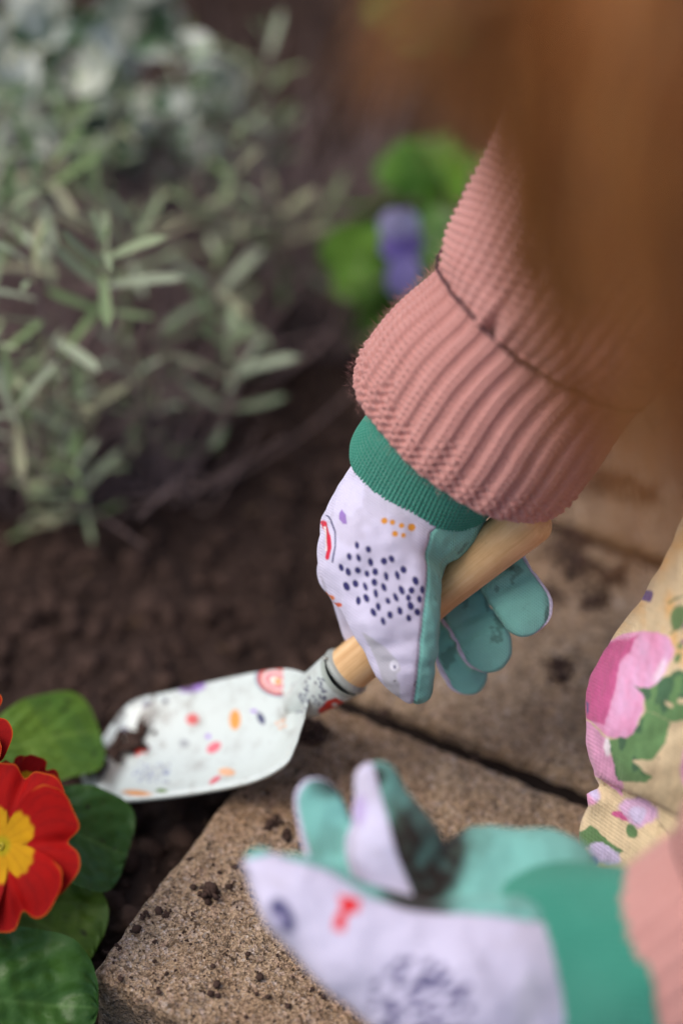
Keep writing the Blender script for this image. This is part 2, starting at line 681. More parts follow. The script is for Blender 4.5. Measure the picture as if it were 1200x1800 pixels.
def soil_z(x, y):
    p = np.stack([x, y, 0 * x], -1)
    z = -0.034 + 0.013 * WN(p, 14) + 0.006 * WN(p, 55) + 0.0035 * WN(p, 150)
    s, j = pave_sj(x, y)
    edge = np.exp(-np.maximum(0, -j) / 0.03) * smooth01(s, -0.06, 0.0)
    z = z - 0.012 * edge
    hole = PZ(185, 1340, 0.0)
    z = z - 0.016 * np.exp(-((x - hole[0]) ** 2 + (y - hole[1]) ** 2) / 0.045 ** 2)
    inside = smooth01(np.minimum(np.minimum(s + 0.004, 0.92 - s), np.minimum(j + 0.004, 0.95 - j)), -0.002, 0.006)
    far = smooth01(np.hypot(x, y - 1.0), 1.6, 4.0)
    z = z * (1 - far) + far * (-0.03 + 0.03 * np.sin(x * 0.7) * np.sin(y * 0.9))
    return z * (1 - inside) + inside * (-0.072)


def axis_steps(lo, hi, step, far_lo, far_hi):
    a = np.arange(lo, hi + step / 2, step)
    g = np.geomspace(step * 2, 1, 26)
    left = lo - (lo - far_lo) * (g - g[0]) / (1 - g[0]) - step
    right = hi + (far_hi - hi) * (g - g[0]) / (1 - g[0]) + step
    return np.concatenate([left[::-1], a, right])


gx = axis_steps(-0.55, 0.5, 0.004, -120, 120)
gy = axis_steps(0.5, 1.9, 0.004, -120, 160)
GX, GY = np.meshgrid(gx, gy)
gv = np.stack([GX, GY, soil_z(GX.ravel(), GY.ravel()).reshape(GX.shape)], -1).reshape(-1, 3)
soil = mk('soil', gv, grid_faces(len(gy), len(gx)), 'soil', kind='structure')

# crumbs of soil all over the bed: nobody could count them
ICO_V = []
t_ = (1 + 5 ** 0.5) / 2
for a in (-1, 1):
    for b in (-t_, t_):
        ICO_V += [(0, a, b), (a, b, 0), (b, 0, a)]
ICO_V = unit(np.array(ICO_V, float))
ICO_F = []
for a in range(12):
    for b in range(a + 1, 12):
        for c in range(b + 1, 12):
            d = [np.linalg.norm(ICO_V[i] - ICO_V[j]) for i, j in ((a, b), (b, c), (a, c))]
            if max(d) < 1.1:
                n = np.cross(ICO_V[b] - ICO_V[a], ICO_V[c] - ICO_V[a])
                ICO_F.append((a, b, c) if n @ ICO_V[a] > 0 else (a, c, b))
ICO_F = np.array(ICO_F)


def lumps(centres, sizes, flat=0.75, r=rng):
    n = len(centres)
    v = ICO_V[None] * r.uniform(0.65, 1.25, (n, 12, 1))
    ang = r.uniform(0, 6.28, n)
    st = r.uniform(0.7, 1.3, (n, 1, 3)); st[..., 2] *= flat
    v = v * st
    c, s = np.cos(ang)[:, None], np.sin(ang)[:, None]
    v = np.stack([v[..., 0] * c - v[..., 1] * s, v[..., 0] * s + v[..., 1] * c, v[..., 2]], -1)
    v = v * np.asarray(sizes)[:, None, None] + np.asarray(centres)[:, None, :]
    f = ICO_F[None] + 12 * np.arange(n)[:, None, None]
    return v.reshape(-1, 3), f.reshape(-1, 3)


n = 30000
x = rng.uniform(-0.42, 0.36, n); y = rng.uniform(0.55, 1.75, n)
s, j = pave_sj(x, y)
ok = (j < -0.004) | (s < -0.004)
x, y = x[ok], y[ok]
sz = np.minimum(0.0009 * np.exp(rng.normal(0.8, 0.66, len(x))), 0.0085)
cv, cf = lumps(np.stack([x, y, soil_z(x, y) + sz * 0.25], -1), sz)
mk('soil_crumbs', cv, cf, 'crumb', label='loose dark crumbs of soil covering the garden bed', cat='soil', kind='stuff', smooth=False)

n = 420
x = rng.uniform(-0.40, 0.30, n); y = rng.uniform(0.6, 1.6, n)
s, j = pave_sj(x, y)
ok = (j < -0.004) | (s < -0.004)
x, y = x[ok], y[ok]
n = len(x)
q = rng.normal(0, 1, (n, 4, 3)) * [0.0022, 0.0022, 0.0006]
d = unit(rng.normal(0, 1, (n, 1, 3)) * [1, 1, .2]) * rng.uniform(0.001, 0.007, (n, 1, 1)) * np.array([-1, -.4, .4, 1])[None, :, None]
dv = (np.stack([x, y, soil_z(x, y) + 0.0035], -1)[:, None] + d + q * .5).reshape(-1, 3)
df = (4 * np.arange(n)[:, None] + [0, 1, 3, 2])
mk('plant_litter', dv, df, 'litter', label='dry flecks of bark and dead leaf scattered on the soil', cat='litter', kind='stuff', smooth=False)

# paving: sand bed with one object for each paver
PAVE_RZ = EA - math.pi / 2


def paver_mesh(lx, ly, h=0.075, step=0.0028, seed=0, r=0.0042):
    nx = int((lx + 2 * h) / step); ny = int((ly + 2 * h) / step)
    sx = np.linspace(-lx / 2 - h, lx / 2 + h, nx); sy = np.linspace(-ly / 2 - h, ly / 2 + h, ny)
    SX, SY = np.meshgrid(sx, sy)
    X = np.clip(SX, -lx / 2, lx / 2); Y = np.clip(SY, -ly / 2, ly / 2)
    Z = -np.maximum(np.maximum(np.abs(SX) - lx / 2, 0), np.maximum(np.abs(SY) - ly / 2, 0))
    p = np.stack([X, Y, Z], -1).reshape(-1, 3)
    # rounded arris: pull every point to a rounded box
    half = np.array([lx / 2, ly / 2, h])
    q = p + np.array([0, 0, h / 2]); half[2] = h / 2
    rr = r * (1 + 0.45 * WN(p + seed, 60))[:, None]
    inner = np.clip(q, -(half - rr), half - rr)
    d = q - inner
    q = inner + unit(d) * np.where(np.linalg.norm(d, axis=1, keepdims=True) > 1e-9, rr, 0)
    p = q - np.array([0, 0, h / 2])
    nrm = unit(d) * (np.linalg.norm(d, axis=1, keepdims=True) > 1e-9)
    p = p + nrm * (0.0009 * WN(p + 3 + seed, 90) + 0.0009 * WN(p + seed, 420))[:, None]
    p[:, 2] += 0.0012 * WN(p + seed, 22)
    return p, grid_faces(ny, nx)


base_v = []
paving = empty('paving', 'x', 'x')
del paving['label'], paving['category']
paving['kind'] = 'structure'
mk('sand_bed', np.array([[*(PA[:2] + EE * a + EJ * b), z] for a, b in ((.012, 0.012), (.9, 0.012), (.9, .93), (0.012, .93)) for z in (-0.0065, -0.11)]),
   [(0, 2, 4, 6), (0, 1, 3, 2), (2, 3, 5, 4), (4, 5, 7, 6), (6, 7, 1, 0)], 'sand', paving, smooth=False)
joints = [0.0, 0.2005, 0.3665, 0.534, 0.702, 0.87]
cols = [0.0, 0.296, 0.593, 0.89]
k = 0
for b in range(3):
    for a in range(5):
        off = 0.0 if b == 0 else (0.06 if b == 1 else -0.02)
        s0, s1 = joints[a] + off * (a > 0), joints[a + 1] + off
        j0, j1 = cols[b], cols[b + 1]
        gap = 0.0095 if a != 1 else 0.0125
        ly, lx = s1 - s0 - gap, j1 - j0 - gap
        fine = b == 0 and a < 4
        pv, pf = paver_mesh(lx, ly, step=0.0024 if fine else 0.006, seed=k * 1.7)
        o = mk('paver', pv, pf, 'paver', paving)
        cx = PA[:2] + EE * (s0 + s1 - gap) / 2 + EJ * (j0 + j1 - gap) / 2
        o.location = (cx[0], cx[1], 0.0015 * math.sin(k * 2.3))
        o.rotation_euler = (0.004 * math.sin(k * 5.1), 0.004 * math.cos(k * 3.3), PAVE_RZ + 0.006 * math.sin(k * 4.4 + 1))
        k += 1

# grit and soil lying on the pavers
n = 2600
s = rng.uniform(0.0, 0.55, n); j = np.abs(rng.normal(0, 0.11, n)) + 0.002
keep = (j < 0.3) & (WN(np.stack([s, j, 0 * s], -1) + 5, 30) + 0.35 > rng.uniform(-0.6, 1.2, n))
s, j = s[keep], j[keep]
gxy = PA[:2] + s[:, None] * EE + j[:, None] * EJ
sz = np.minimum(0.0005 * np.exp(rng.normal(0.35, 0.5, len(s))), 0.0026)
cv, cf = lumps(np.column_stack([gxy, sz * 0.3 + 0.0006]), sz)
mk('paver_grit', cv, cf, 'crumb', label='fine dark grit scattered over the pavers', cat='grit', kind='stuff', smooth=False)
# a thick smear of soil on the second paver, under the fingers
n = 1000
cu = rng.normal(0, 1, (n, 2))
ctr = np.array([(985, 965), (1015, 1000), (965, 1060), (1040, 1055), (1010, 950), (1075, 1010), (470, 1300), (540, 1290), (985, 1180), (1080, 840), (1130, 870), (1040, 850)])
pick = rng.integers(0, len(ctr), n)
pts = np.array([PZ(ctr[q][0] + c[0] * 16, ctr[q][1] + c[1] * 12, 0.0) for q, c in zip(pick, cu)])
sz = 0.0007 * np.exp(rng.normal(0.4, 0.45, n))
pts[:, 2] = sz * 0.3 + 0.0008
cv, cf = lumps(pts, sz)
mk('soil_smear', cv, cf, 'crumb', label='patches of dark soil spilt on the pavers below the fingers', cat='soil', kind='stuff', smooth=False)


def clod(u, v, rpx, label, group, seed):
    r = np.random.default_rng(seed)
    c = PZ(u, v, 0.0)
    rad = rpx * K * 1.08
    nl = 26 if rpx > 7 else 9
    cc = r.normal(0, 0.42, (nl, 3)) * [1, 1, 0.55]
    vs, fs = lumps(cc, r.uniform(0.22, 0.5, nl), 0.9, r)
    o = mk('soil_clod', vs * rad, fs, 'crumb', label=label, cat='soil clod', group=group, smooth=False)
    o.location = (c[0], c[1], rad * 0.5)
    o.rotation_euler = (0, 0, r.uniform(0, 6))


clod(366, 1576, 21, 'largest dark soil clod on the front paver, left of the near thumb', 'soil clods on the front paver', 1)
clod(401, 1563, 9, 'small round soil clod just right of the largest clod', 'soil clods on the front paver', 2)
clod(477, 1452, 13, 'soil clod on the paver left of the raised glove fingers, upper of two', 'soil clods on the front paver', 3)
clod(502, 1470, 12, 'soil clod on the paver left of the raised glove fingers, lower of two', 'soil clods on the front paver', 4)
for q, (u, v, r_) in enumerate([(338, 1610, 9), (292, 1610, 9), (253, 1613, 8), (272, 1658, 6), (208, 1671, 6), (186, 1676, 5), (330, 1655, 5), (305, 1560, 6),
                                (440, 1500, 6), (525, 1490, 7), (230, 1640, 5), (585, 1300, 8), (620, 1345, 7), (560, 1330, 6)]):
    clod(u, v, r_, 'small dark soil crumb lying near the bed edge of the front paver', 'soil crumbs on the front paver', 20 + q)

# ------------------------------------------------------------------ plants


def leaf_mesh(L, W, nu=14, nv=9, tipround=0.5, base=0.12, fold=0.25, curl=0.3, wave=0.0, crinkle=0.0, seed=0, belly=0.55, notch=0.0):
    """leaf along +X, upper face +Z; returns verts, faces, u (0..1 along), w (-1..1 across)"""
    u = np.linspace(0, 1, nu); w = np.linspace(-1, 1, nv)
    U, Wd = np.meshgrid(u, w, indexing='ij')
    prof = base + (1 - base) * np.clip(np.sin(np.pi * np.clip(U, 0, 1) ** (math.log(0.5) / math.log(belly))), 0, 1) ** 0.8
    prof = np.where(U > belly, (1 - ((U - belly) / (1 - belly)) ** (2 + 3 * tipround)).clip(0) ** 0.5 * 1.0, prof)
    prof = np.maximum(prof, 0.02)
    y = Wd * prof * W / 2
    x = U * L - notch * L * (1 - np.abs(Wd)) ** 2 * smooth01(U, 0.6, 1.0)
    z = np.abs(Wd) ** 1.3 * prof * W * fold * 0.5
    side = np.abs(Wd) * 5 - U * 9
    z = z + crinkle * W * np.sin(side * 3.0) * (np.abs(Wd) * (1.0 - np.abs(Wd))) * 0.10
    p0 = np.stack([x, y, 0 * x], -1)
    z = z + wave * W * WN(p0 + seed, 2.2 / W) * np.abs(Wd)
    z = z + crinkle * W * 0.09 * WN(p0 + seed, 11 / W)
    ang = curl * U
    xr = np.where(abs(curl) > 1e-6, L * np.sin(ang) / (curl if curl else 1), x)
    zr = np.where(abs(curl) > 1e-6, -L * (1 - np.cos(ang)) / (curl if curl else 1), 0)
    X = xr + np.sin(ang) * z + (x - U * L)
    Z = zr + np.cos(ang) * z
    return np.stack([X, y, Z], -1).reshape(-1, 3), grid_faces(nu, nv), U.ravel(), Wd.ravel()


def frame(v, origin, xdir, zdir):
    x = unit(np.asarray(xdir, float)); z = np.asarray(zdir, float)
    y = unit(np.cross(z, x)); z = np.cross(x, y)
    return origin + v[:, :1] * x + v[:, 1:2] * y + v[:, 2:3] * z


def frame_rot(origin, xdir, zdir):
    from mathutils import Matrix
    x = unit(np.asarray(xdir, float)); y = unit(np.cross(np.asarray(zdir, float), x)); z = np.cross(x, y)
    m = Matrix(((x[0], y[0], z[0]), (x[1], y[1], z[1]), (x[2], y[2], z[2])))
    return tuple(origin), m.to_euler()


def settle(root, loc):
    loc = Vector(loc)
    root.location = loc
    for c in root.children:
        c.location -= loc


# --- lavender
LAV_C = [lin(172, 186, 152), lin(154, 174, 130), lin(190, 200, 174), lin(142, 166, 116), lin(182, 180, 150)]


def lav_leaf(L, W, curl, col):
    v, f, u, w = leaf_mesh(L, W, 7, 4, 0.6, 0.45, 0.35, curl, belly=0.6)
    return v, f, np.broadcast_to(col, v.shape) * (0.92 + 0.16 * np.abs(w))[:, None]


lav_leaf_meshes = []
for q in range(6):
    v, f, c = lav_leaf(1.0, 0.125, [-0.35, 0.2, 0.45, -0.1, 0.3, 0.6][q], LAV_C[q % 5])
    me_o = mk('leaf', v, f, 'lav', col=c)
    lav_leaf_meshes.append(me_o.data)
    bpy.data.objects.remove(me_o)


def sprig(tip, base, bush, r, separate=False, nl=11, length=0.027, axis=None):
    tip = np.asarray(tip); base = np.asarray(base)
    ax = unit(axis if axis is not None else unit(tip - base) * 0.4 + np.array([r.uniform(-.35, .35), r.uniform(-.5, .1), 1.0]))
    L = np.linalg.norm(tip - base)
    ctrl = [base, base + (tip - base) * 0.35 + r.normal(0, 0.012, 3), tip - ax * min(0.07, L * 0.4), tip]
    pts = spline(ctrl, 18)
    sv, sf = thin_tube(pts, 0.0021, 0.0008, 5)
    st = mk('sprig_stem', sv, sf, 'bark', bush)
    leaves = []
    rot0 = r.uniform(0, 6.28)
    e1 = unit(np.cross(ax, [0.3, 0.8, 0.1])); e2 = np.cross(ax, e1)
    parts = []; cols = []
    for i in range(nl):
        s = i / (nl - 1)
        pos = tip - ax * (0.072 * s ** 1.1)
        for k_ in (0, math.pi):
            a = rot0 + i * 1.45 + k_ + r.normal(0, 0.2)
            rad = math.cos(a) * e1 + math.sin(a) * e2
            el = 0.35 + 0.95 * s ** 0.7 + r.normal(0, 0.15)
            d = math.cos(el) * ax + math.sin(el) * rad
            nrm = -math.sin(el) * ax + math.cos(el) * rad
            ll = length * (0.35 + 0.75 * min(1, s * 2.6)) * (1 - 0.35 * max(0, s - 0.6)) * r.uniform(0.8, 1.15)
            if s > 0.45 and r.random() < 0.18:
                continue
            if separate:
                o = link('leaf', lav_leaf_meshes[int(r.integers(0, 6))], st)
                o.location, o.rotation_euler = frame_rot(pos, d, -nrm)
                o.scale = (ll, ll * r.uniform(0.9, 1.3), ll)
            else:
                v, f, c = lav_leaf(ll, ll * r.uniform(0.09, 0.13), r.uniform(-0.4, 0.6), LAV_C[int(r.integers(0, 5))])
                parts.append((frame(v, pos, d, -nrm), f)); cols.append(c)
    if parts:
        v, f = merge(parts)
        mk('sprig_leaves', v, f, 'lav', st, col=np.vstack(cols))


def lav_bush(label, base_uv, named, count, box, seed, twigs, nsep=4):
    r = np.random.default_rng(seed)
    root = empty('lavender_bush', label, 'lavender', 'grey green lavender bushes in the bed')
    b0 = PZ(*base_uv, -0.03)
    for q, (u, v, t) in enumerate(named):
        base = b0 + np.array([r.normal(0, .02), r.normal(0, .02), 0])
        sprig(P(u, v, t + 0.03), base, root, r, separate=q < nsep, nl=7, length=0.037 if q < nsep else 0.029)
    for q in range(count):
        u, v, t = r.uniform(*box[0]), r.uniform(*box[1]), r.uniform(*box[2])
        tip = P(u, v, t)
        if tip[2] < 0.0:
            tip[2] = r.uniform(0.0, 0.06)
        base = b0 * 0.6 + np.array([tip[0], tip[1] + 0.03, -0.03]) * 0.4 + np.array([r.normal(0, .02), r.normal(0, .02), 0])
        base[2] = -0.03
        sprig(tip, base, root, r, nl=int(r.integers(6, 10)), length=r.uniform(0.014, 0.024))
    tw = []
    for q in range(twigs):
        a = b0 + np.array([np.clip(r.normal(0, .05), -.09, .07), np.clip(r.normal(0.02, .05), -.02, .11), -0.005])
        d = unit(np.array([r.normal(0, .5), r.normal(0, .4), r.uniform(0.7, 1.5)]))
        l = r.uniform(0.05, 0.14)
        tw.append(thin_tube(spline([a, a + d * l * .5 + r.normal(0, .008, 3), a + d * l + r.normal(0, .014, 3)], 8), r.uniform(.0005, .0013), .0003, 4))
    v, f = merge(tw)
    mk('bare_twigs', v, f, 'bark', root, kind='stuff')
    settle(root, b0)


lav_bush('lavender bush at the left edge with the sharpest leaf rosettes', (110, 830),
         [(180, 425, 1.135), (42, 435, 1.15), (405, 592, 1.22), (20, 690, 1.165), (135, 700, 1.2), (110, 805, 1.2), (245, 690, 1.25), (60, 600, 1.2),
          (-20, 560, 1.16), (200, 590, 1.24), (40, 800, 1.25), (300, 650, 1.27)], 12,
         ((-60, 300), (480, 820), (1.18, 1.32)), 11, 560, 5)
lav_bush('lavender bush in the middle, its sprigs nearest the purple flower', (390, 600),
         [(480, 345, 1.30), (545, 365, 1.33), (372, 465, 1.26), (330, 340, 1.29), (470, 50, 1.32), (490, 205, 1.36), (400, 200, 1.33),
          (432, 470, 1.33), (560, 385, 1.37), (420, 110, 1.34)], 16,
         ((330, 500), (200, 560), (1.28, 1.45)), 12, 760, 3)
lav_bush('lavender bush filling the top left corner in front of pale leaves', (40, 520),
         [(130, 150, 1.26), (92, 270, 1.2), (20, 350, 1.19), (232, 380, 1.24), (160, 330, 1.22), (-10, 200, 1.24), (10, 30, 1.27), (330, 60, 1.3)], 6,
         ((-80, 300), (-60, 480), (1.22, 1.42)), 13, 260, 4)

# --- pale variegated shrub behind the lavender
r = np.random.default_rng(5)
shrub = empty('variegated_shrub', 'pale shrub with white edged green leaves behind the lavender', 'shrub')
vm = []
for q in range(4):
    v, f, u, w = leaf_mesh(0.034, 0.024, 14, 11, 0.2, 0.15, 0.2, [0.4, -0.2, 0.5, 0.2][q], 0.12, 0.2, seed=q)
    m_ = smooth01(w * 0.5 + 0.35 * np.sin(u * 5 + q * 2.4) + 0.15 * np.sin(u * 11 + w * 7), -0.05, 0.1) if q < 3 else np.ones(len(u))
    c = lin(62, 100, 50) + m_[:, None] * (lin(212, 216, 206) - lin(62, 100, 50))
    o = mk('leaf', v, f, 'leaf', col=c); vm.append(o.data); bpy.data.objects.remove(o)
sb = PZ(130, 330, -0.03)
for q in range(24):
    tip = P(r.uniform(-60, 340), r.uniform(-70, 270), r.uniform(1.32, 1.46))
    pts = spline([sb + r.normal(0, .03, 3) * [1, 1, 0], (sb + tip) / 2 + r.normal(0, .02, 3), tip], 12)
    sv, sf = thin_tube(pts, .002, .001, 5)
    st = mk('branch', sv, sf, 'bark', shrub)
    for k_ in range(12):
        pos = pts[-1 - int(k_ * 0.7)] + r.normal(0, .004, 3)
        d = unit(np.array([r.normal(), r.normal() - 0.5, r.normal() * 0.6 + 0.2]))
        o = link('leaf', vm[int(r.integers(0, 4))], st)
        o.location, o.rotation_euler = frame_rot(pos, d, unit(np.array([r.normal(0, .5), -0.6, 0.9]) + r.normal(0, .35, 3)))
        o.scale = (r.uniform(0.6, 1.05),) * 3
settle(shrub, sb)


# --- petals and flowers
def petal_mesh(L, W, seed, notch=0.16):
    nu, nv = 40, 41
    u = np.linspace(0, 1, nu); w = np.linspace(-1, 1, nv)
    U, Wd = np.meshgrid(u, w, indexing='ij')
    prof = 0.16 + 0.84 * np.sin(np.clip(U, 0, 1) * np.pi * 0.54) ** 0.85
    end = 1 - 0.24 * np.abs(Wd) ** 3.2 - notch * np.exp(-(Wd / 0.13) ** 2) + 0.018 * np.sin(Wd * 9 + seed) * U
    x = U * L * end
    y = Wd * prof * W / 2 * (1 - 0.10 * smooth01(U, 0.75, 1) * np.abs(Wd))
    p0 = np.stack([x, y, 0 * x], -1)
    z = 0.025 * W * WN(p0 + seed, 2.2 / W) * U + 0.055 * W * Wd * smooth01(U, 0.1, 0.6) + 0.05 * W * np.abs(Wd) ** 2 * U - 0.03 * W * np.exp(-(Wd / .1) ** 2) * U
    z = z - 0.06 * L * smooth01(U, 0.55, 1.0) ** 1.5
    return np.stack([x, y, z], -1).reshape(-1, 3), grid_faces(nu, nv), U.ravel(), Wd.ravel()


def primrose_petal(seed):
    v, f, u, w = petal_mesh(0.037, 0.052, seed)
    red = lin(166, 8, 4); deep = lin(112, 3, 8)
    n_ = np.clip(0.6 + 0.35 * WN(v + seed, 60), 0, 1)
    c = deep + (0.25 + 0.75 * n_)[:, None] * (red - deep)
    rad = np.hypot(v[:, 0], v[:, 1]) / 0.037
    lobe = 0.45 - 0.06 * np.exp(-(w / 0.08) ** 2) - 0.20 * np.abs(w) ** 2.5 + 0.012 * np.sin(w * 24 + seed)
    yel = 1 - smooth01(u, lobe - 0.02, lobe + 0.02)
    c = paint(c, np.clip(np.sin(w * 26 + 2 * np.sin(u * 7)), 0, 1) ** 3 * .35 * smooth01(u, .3, .6), deep)
    c = paint(c, yel, lin(200, 146, 16))
    c = paint(c, yel * np.clip(np.sin(w * 19 + 1), 0, 1) ** 2 * .3, lin(168, 108, 12))
    c = paint(c, yel * np.exp(-(w / 0.06) ** 2) * 0.55, lin(150, 92, 10))
    c = paint(c, 1 - smooth01(rad, 0.08, 0.16), lin(168, 150, 22))
    edge = np.maximum(smooth01(u, 0.982, 0.996), smooth01(np.abs(w), 0.982, 0.997) * smooth01(u, 0.55, 0.75))
    c = paint(c, edge, lin(190, 84, 22))
    return v, f, c


def primrose_flower(parent, centre, nrm, ang0, seeds, scale=1.0, spread=0.05, lift=None):
    nrm = unit(np.asarray(nrm, float))
    e1 = unit(RT - nrm * (RT @ nrm)); e2 = np.cross(nrm, e1)
    tv, tf = thin_tube(np.array([centre - nrm * 0.014, centre - nrm * 0.006, centre - nrm * 0.0005]), 0.0016, 0.0042, 12)
    fl = mk('flower', tv, tf, 'stem', parent)
    ev, ef = lumps(centre[None] + nrm * 0.0006 + 0.0011 * (np.cos(np.arange(6))[:, None] * e1 + np.sin(np.arange(6))[:, None] * e2), np.full(6, 0.0008))
    mk('flower_eye', ev, ef, 'petal', fl, col=np.broadcast_to(lin(206, 186, 70), ev.shape))
    for q, sd in enumerate(seeds):
        a = math.radians(ang0 + 72 * q)
        d = math.cos(a) * e1 + math.sin(a) * e2
        v, f, c = primrose_petal(sd)
        tilt = (lift[q] if lift else 0.10)
        mk('petal', frame(v * scale, centre, d + nrm * tilt, nrm - d * tilt), f, 'petal', fl, col=c)
    return fl


def broad_leaf(parent, base, tip, W, up, c1, c2, seed, curl=0.3, fold=0.12, wave=0.10, crinkle=0.35, spots=0, belly=0.62, tipround=0.75, name='leaf'):
    base, tip = np.asarray(base), np.asarray(tip)
    L = np.linalg.norm(tip - base)
    v, f, u, w = leaf_mesh(L, W, 70, 61, tipround, 0.22, fold, curl, wave, crinkle, seed, belly)
    rib = np.exp(-(w / 0.035) ** 2)
    ph = (np.abs(w) * 3.2 - u * 8.5 + seed)
    vein = np.exp(-((ph - np.round(ph)) / 0.07) ** 2) * (0.25 + 0.75 * (1 - np.abs(w)))
    n_ = 0.5 + 0.5 * WN(v + seed, 90)
    c = c1 + np.clip(n_, 0, 1)[:, None] * (c2 - c1)
    c = paint(c, np.clip(0.75 * rib + 0.30 * vein, 0, 0.8), c2 * 1.15 + 0.03)
    c = paint(c, smooth01(np.abs(w), 0.95, 0.99) * 0.5, c2 * 1.2)
    rr = np.random.default_rng(int(seed * 10))
    for _ in range(spots):
        c = paint(c, blob(u * 60, w * 30, rr.uniform(10, 55), rr.uniform(-24, 24), rr.uniform(.6, 1.8), rr.uniform(.6, 1.6), 0, 0.8) * 0.8, lin(40, 34, 24))
    d = tip - base
    mid = frame(v, base, d, up)
    mk(name, mid, f, 'leaf', parent, col=c)


prim = empty('primrose', 'red and yellow primrose with broad green leaves at the lower left', 'primrose')
g_l, g_m, g_d = lin(118, 152, 52), lin(74, 116, 44), lin(44, 82, 36)
up0 = np.array([0, 0, 1.0])
broad_leaf(prim, PZ(-90, 1345, 0.010), PZ(184, 1258, 0.012), 0.044, up0 + [0, -.45, 0], g_m, g_l, 1.3, 0.45, 0.10, 0.07, 0.22, 9, 0.66, 1.0)
broad_leaf(prim, PZ(10, 1430, 0.008), PZ(232, 1484, 0.002), 0.049, up0 + [0.1, -.35, 0], g_d, g_m * 0.9, 2.6, 0.55, 0.12, 0.10, 0.30, 5, 0.6, 1.0)
broad_leaf(prim, PZ(-70, 1540, -0.014), PZ(160, 1668, -0.02), 0.056, up0 + [0, -.3, 0], g_m, g_l * 0.85, 3.9, 0.3, 0.10, 0.08, 0.35, 4, 0.6, 0.6)
broad_leaf(prim, PZ(-240, 1745, 0.012), PZ(172, 1765, 0.010), 0.062, up0 + [0, -.55, 0], g_d, g_m, 5.1, 0.35, 0.16, 0.10, 0.45, 3, 0.62, 0.3)
broad_leaf(prim, PZ(-200, 1420, 0.0), PZ(-20, 1560, 0.02), 0.05, up0, g_m, g_l, 6.7, 0.4)
broad_leaf(prim, PZ(-80, 1900, -0.02), PZ(110, 1880, -0.025), 0.06, up0, g_m, g_l, 7.7, 0.4)
broad_leaf(prim, PZ(120, 1600, -0.035), PZ(220, 1530, -0.034), 0.02, up0, g_d * .7, g_m * .6, 9.1, 0.5)
FC = P(2, 1488, 1.022)
camdir = unit(EYE - FC)
primrose_flower(prim, FC, unit(camdir + np.array([-0.46, 0.05, 0.16])), 74, [1, 2.2, 3.7, 4.1, 5.9], 0.95, lift=[0.03] * 5)
primrose_flower(prim, P(-112, 1300, 1.06), unit(np.array([-0.2, -0.4, 0.9])), 20, [6, 7.2, 8.7, 9.1, 10.9], 0.9)
primrose_flower(prim, P(46, 1384, 1.08), unit(np.array([0.2, -0.2, 0.9])), 50, [11, 12.2, 13.7, 14.1, 15.9], 0.42)
pb = PZ(-40, 1500, -0.03)
for tgt in (FC, P(-112, 1300, 1.06), P(46, 1384, 1.08)):
    sv, sf = thin_tube(spline([pb, (pb + tgt) / 2 + [0.004, 0.004, 0], tgt - unit(EYE - tgt) * 0.012], 10), .0022, .0016, 7)
    mk('flower_stalk', sv, sf, 'stem', prim)
settle(prim, pb)

# --- viola behind the sleeve
r = np.random.default_rng(21)
vio = empty('viola', 'bright green viola plant with a purple flower behind the pink sleeve', 'viola')
vb = PZ(735, 520, -0.03)
spots_v = [(628, 430, 1.33), (655, 350, 1.35), (735, 310, 1.37), (700, 380, 1.36), (640, 480, 1.36), (690, 530, 1.37), (770, 400, 1.34), (790, 340, 1.37), (830, 300, 1.40),
           (720, 500, 1.38), (760, 460, 1.36), (700, 290, 1.40), (820, 380, 1.36), (860, 330, 1.36), (650, 550, 1.39), (800, 270, 1.4), (750, 260, 1.42), (680, 460, 1.38)]
for q, (u, v_, t) in enumerate(spots_v):
    tip = P(u, v_, t)
    d = unit((tip - vb) * [1, 1, 0.2] + r.normal(0, .02, 3))
    base = tip - d * 0.02
    broad_leaf(vio, base, tip + d * 0.022, 0.032, up0 + r.normal(0, .3, 3) + [0, -.4, 0], lin(66, 108, 36), lin(110, 152, 54), 20 + q, 0.4, 0.12, 0.12, 0.2)
    sv, sf = thin_tube(spline([vb + r.normal(0, .008, 3) * [1, 1, 0], (vb + base) / 2 + [0, 0, .01], base], 8), .0012, .0008, 5)
    mk('leaf_stalk', sv, sf, 'stem', vio)


def viola_flower(centre, nrm, scale):
    nrm = unit(nrm)
    e1 = unit(RT - nrm * (RT @ nrm)); e2 = np.cross(nrm, e1)
    tv, tf = thin_tube(np.array([centre - nrm * 0.010, centre - nrm * 0.003, centre]), 0.0008, 0.002, 8)
    fl = mk('flower', tv, tf, 'stem', vio)
    for q, (a, l, wd, cc) in enumerate(((62, .019, .018, lin(196, 188, 226)), (118, .019, .018, lin(196, 186, 226)), (175, .013, .013, lin(146, 124, 204)),
                                         (5, .013, .013, lin(146, 124, 204)), (-90, .024, .021, lin(164, 150, 216)))):
        a = math.radians(a)
        d = math.cos(a) * e1 + math.sin(a) * e2
        v, f, u, w = petal_mesh(l * scale, wd * scale, q, 0.03)
        c = cc + (0.7 * smooth01(0.35 - u, 0.0, 0.3))[:, None] * (lin(96, 70, 160) - cc)
        mk('petal', frame(v, centre + nrm * 0.0008 * q, d, nrm), f, 'petal', fl, col=c)
    sv, sf = thin_tube(spline([vb, (vb + centre) / 2 + [0, 0, .012], centre - nrm * 0.008], 10), .0011, .0009, 5)
    mk('flower_stalk', sv, sf, 'stem', vio)


viola_flower(P(702, 432, 1.32), np.array([0.55, -0.6, 0.4]), 1.12)
settle(vio, vb)

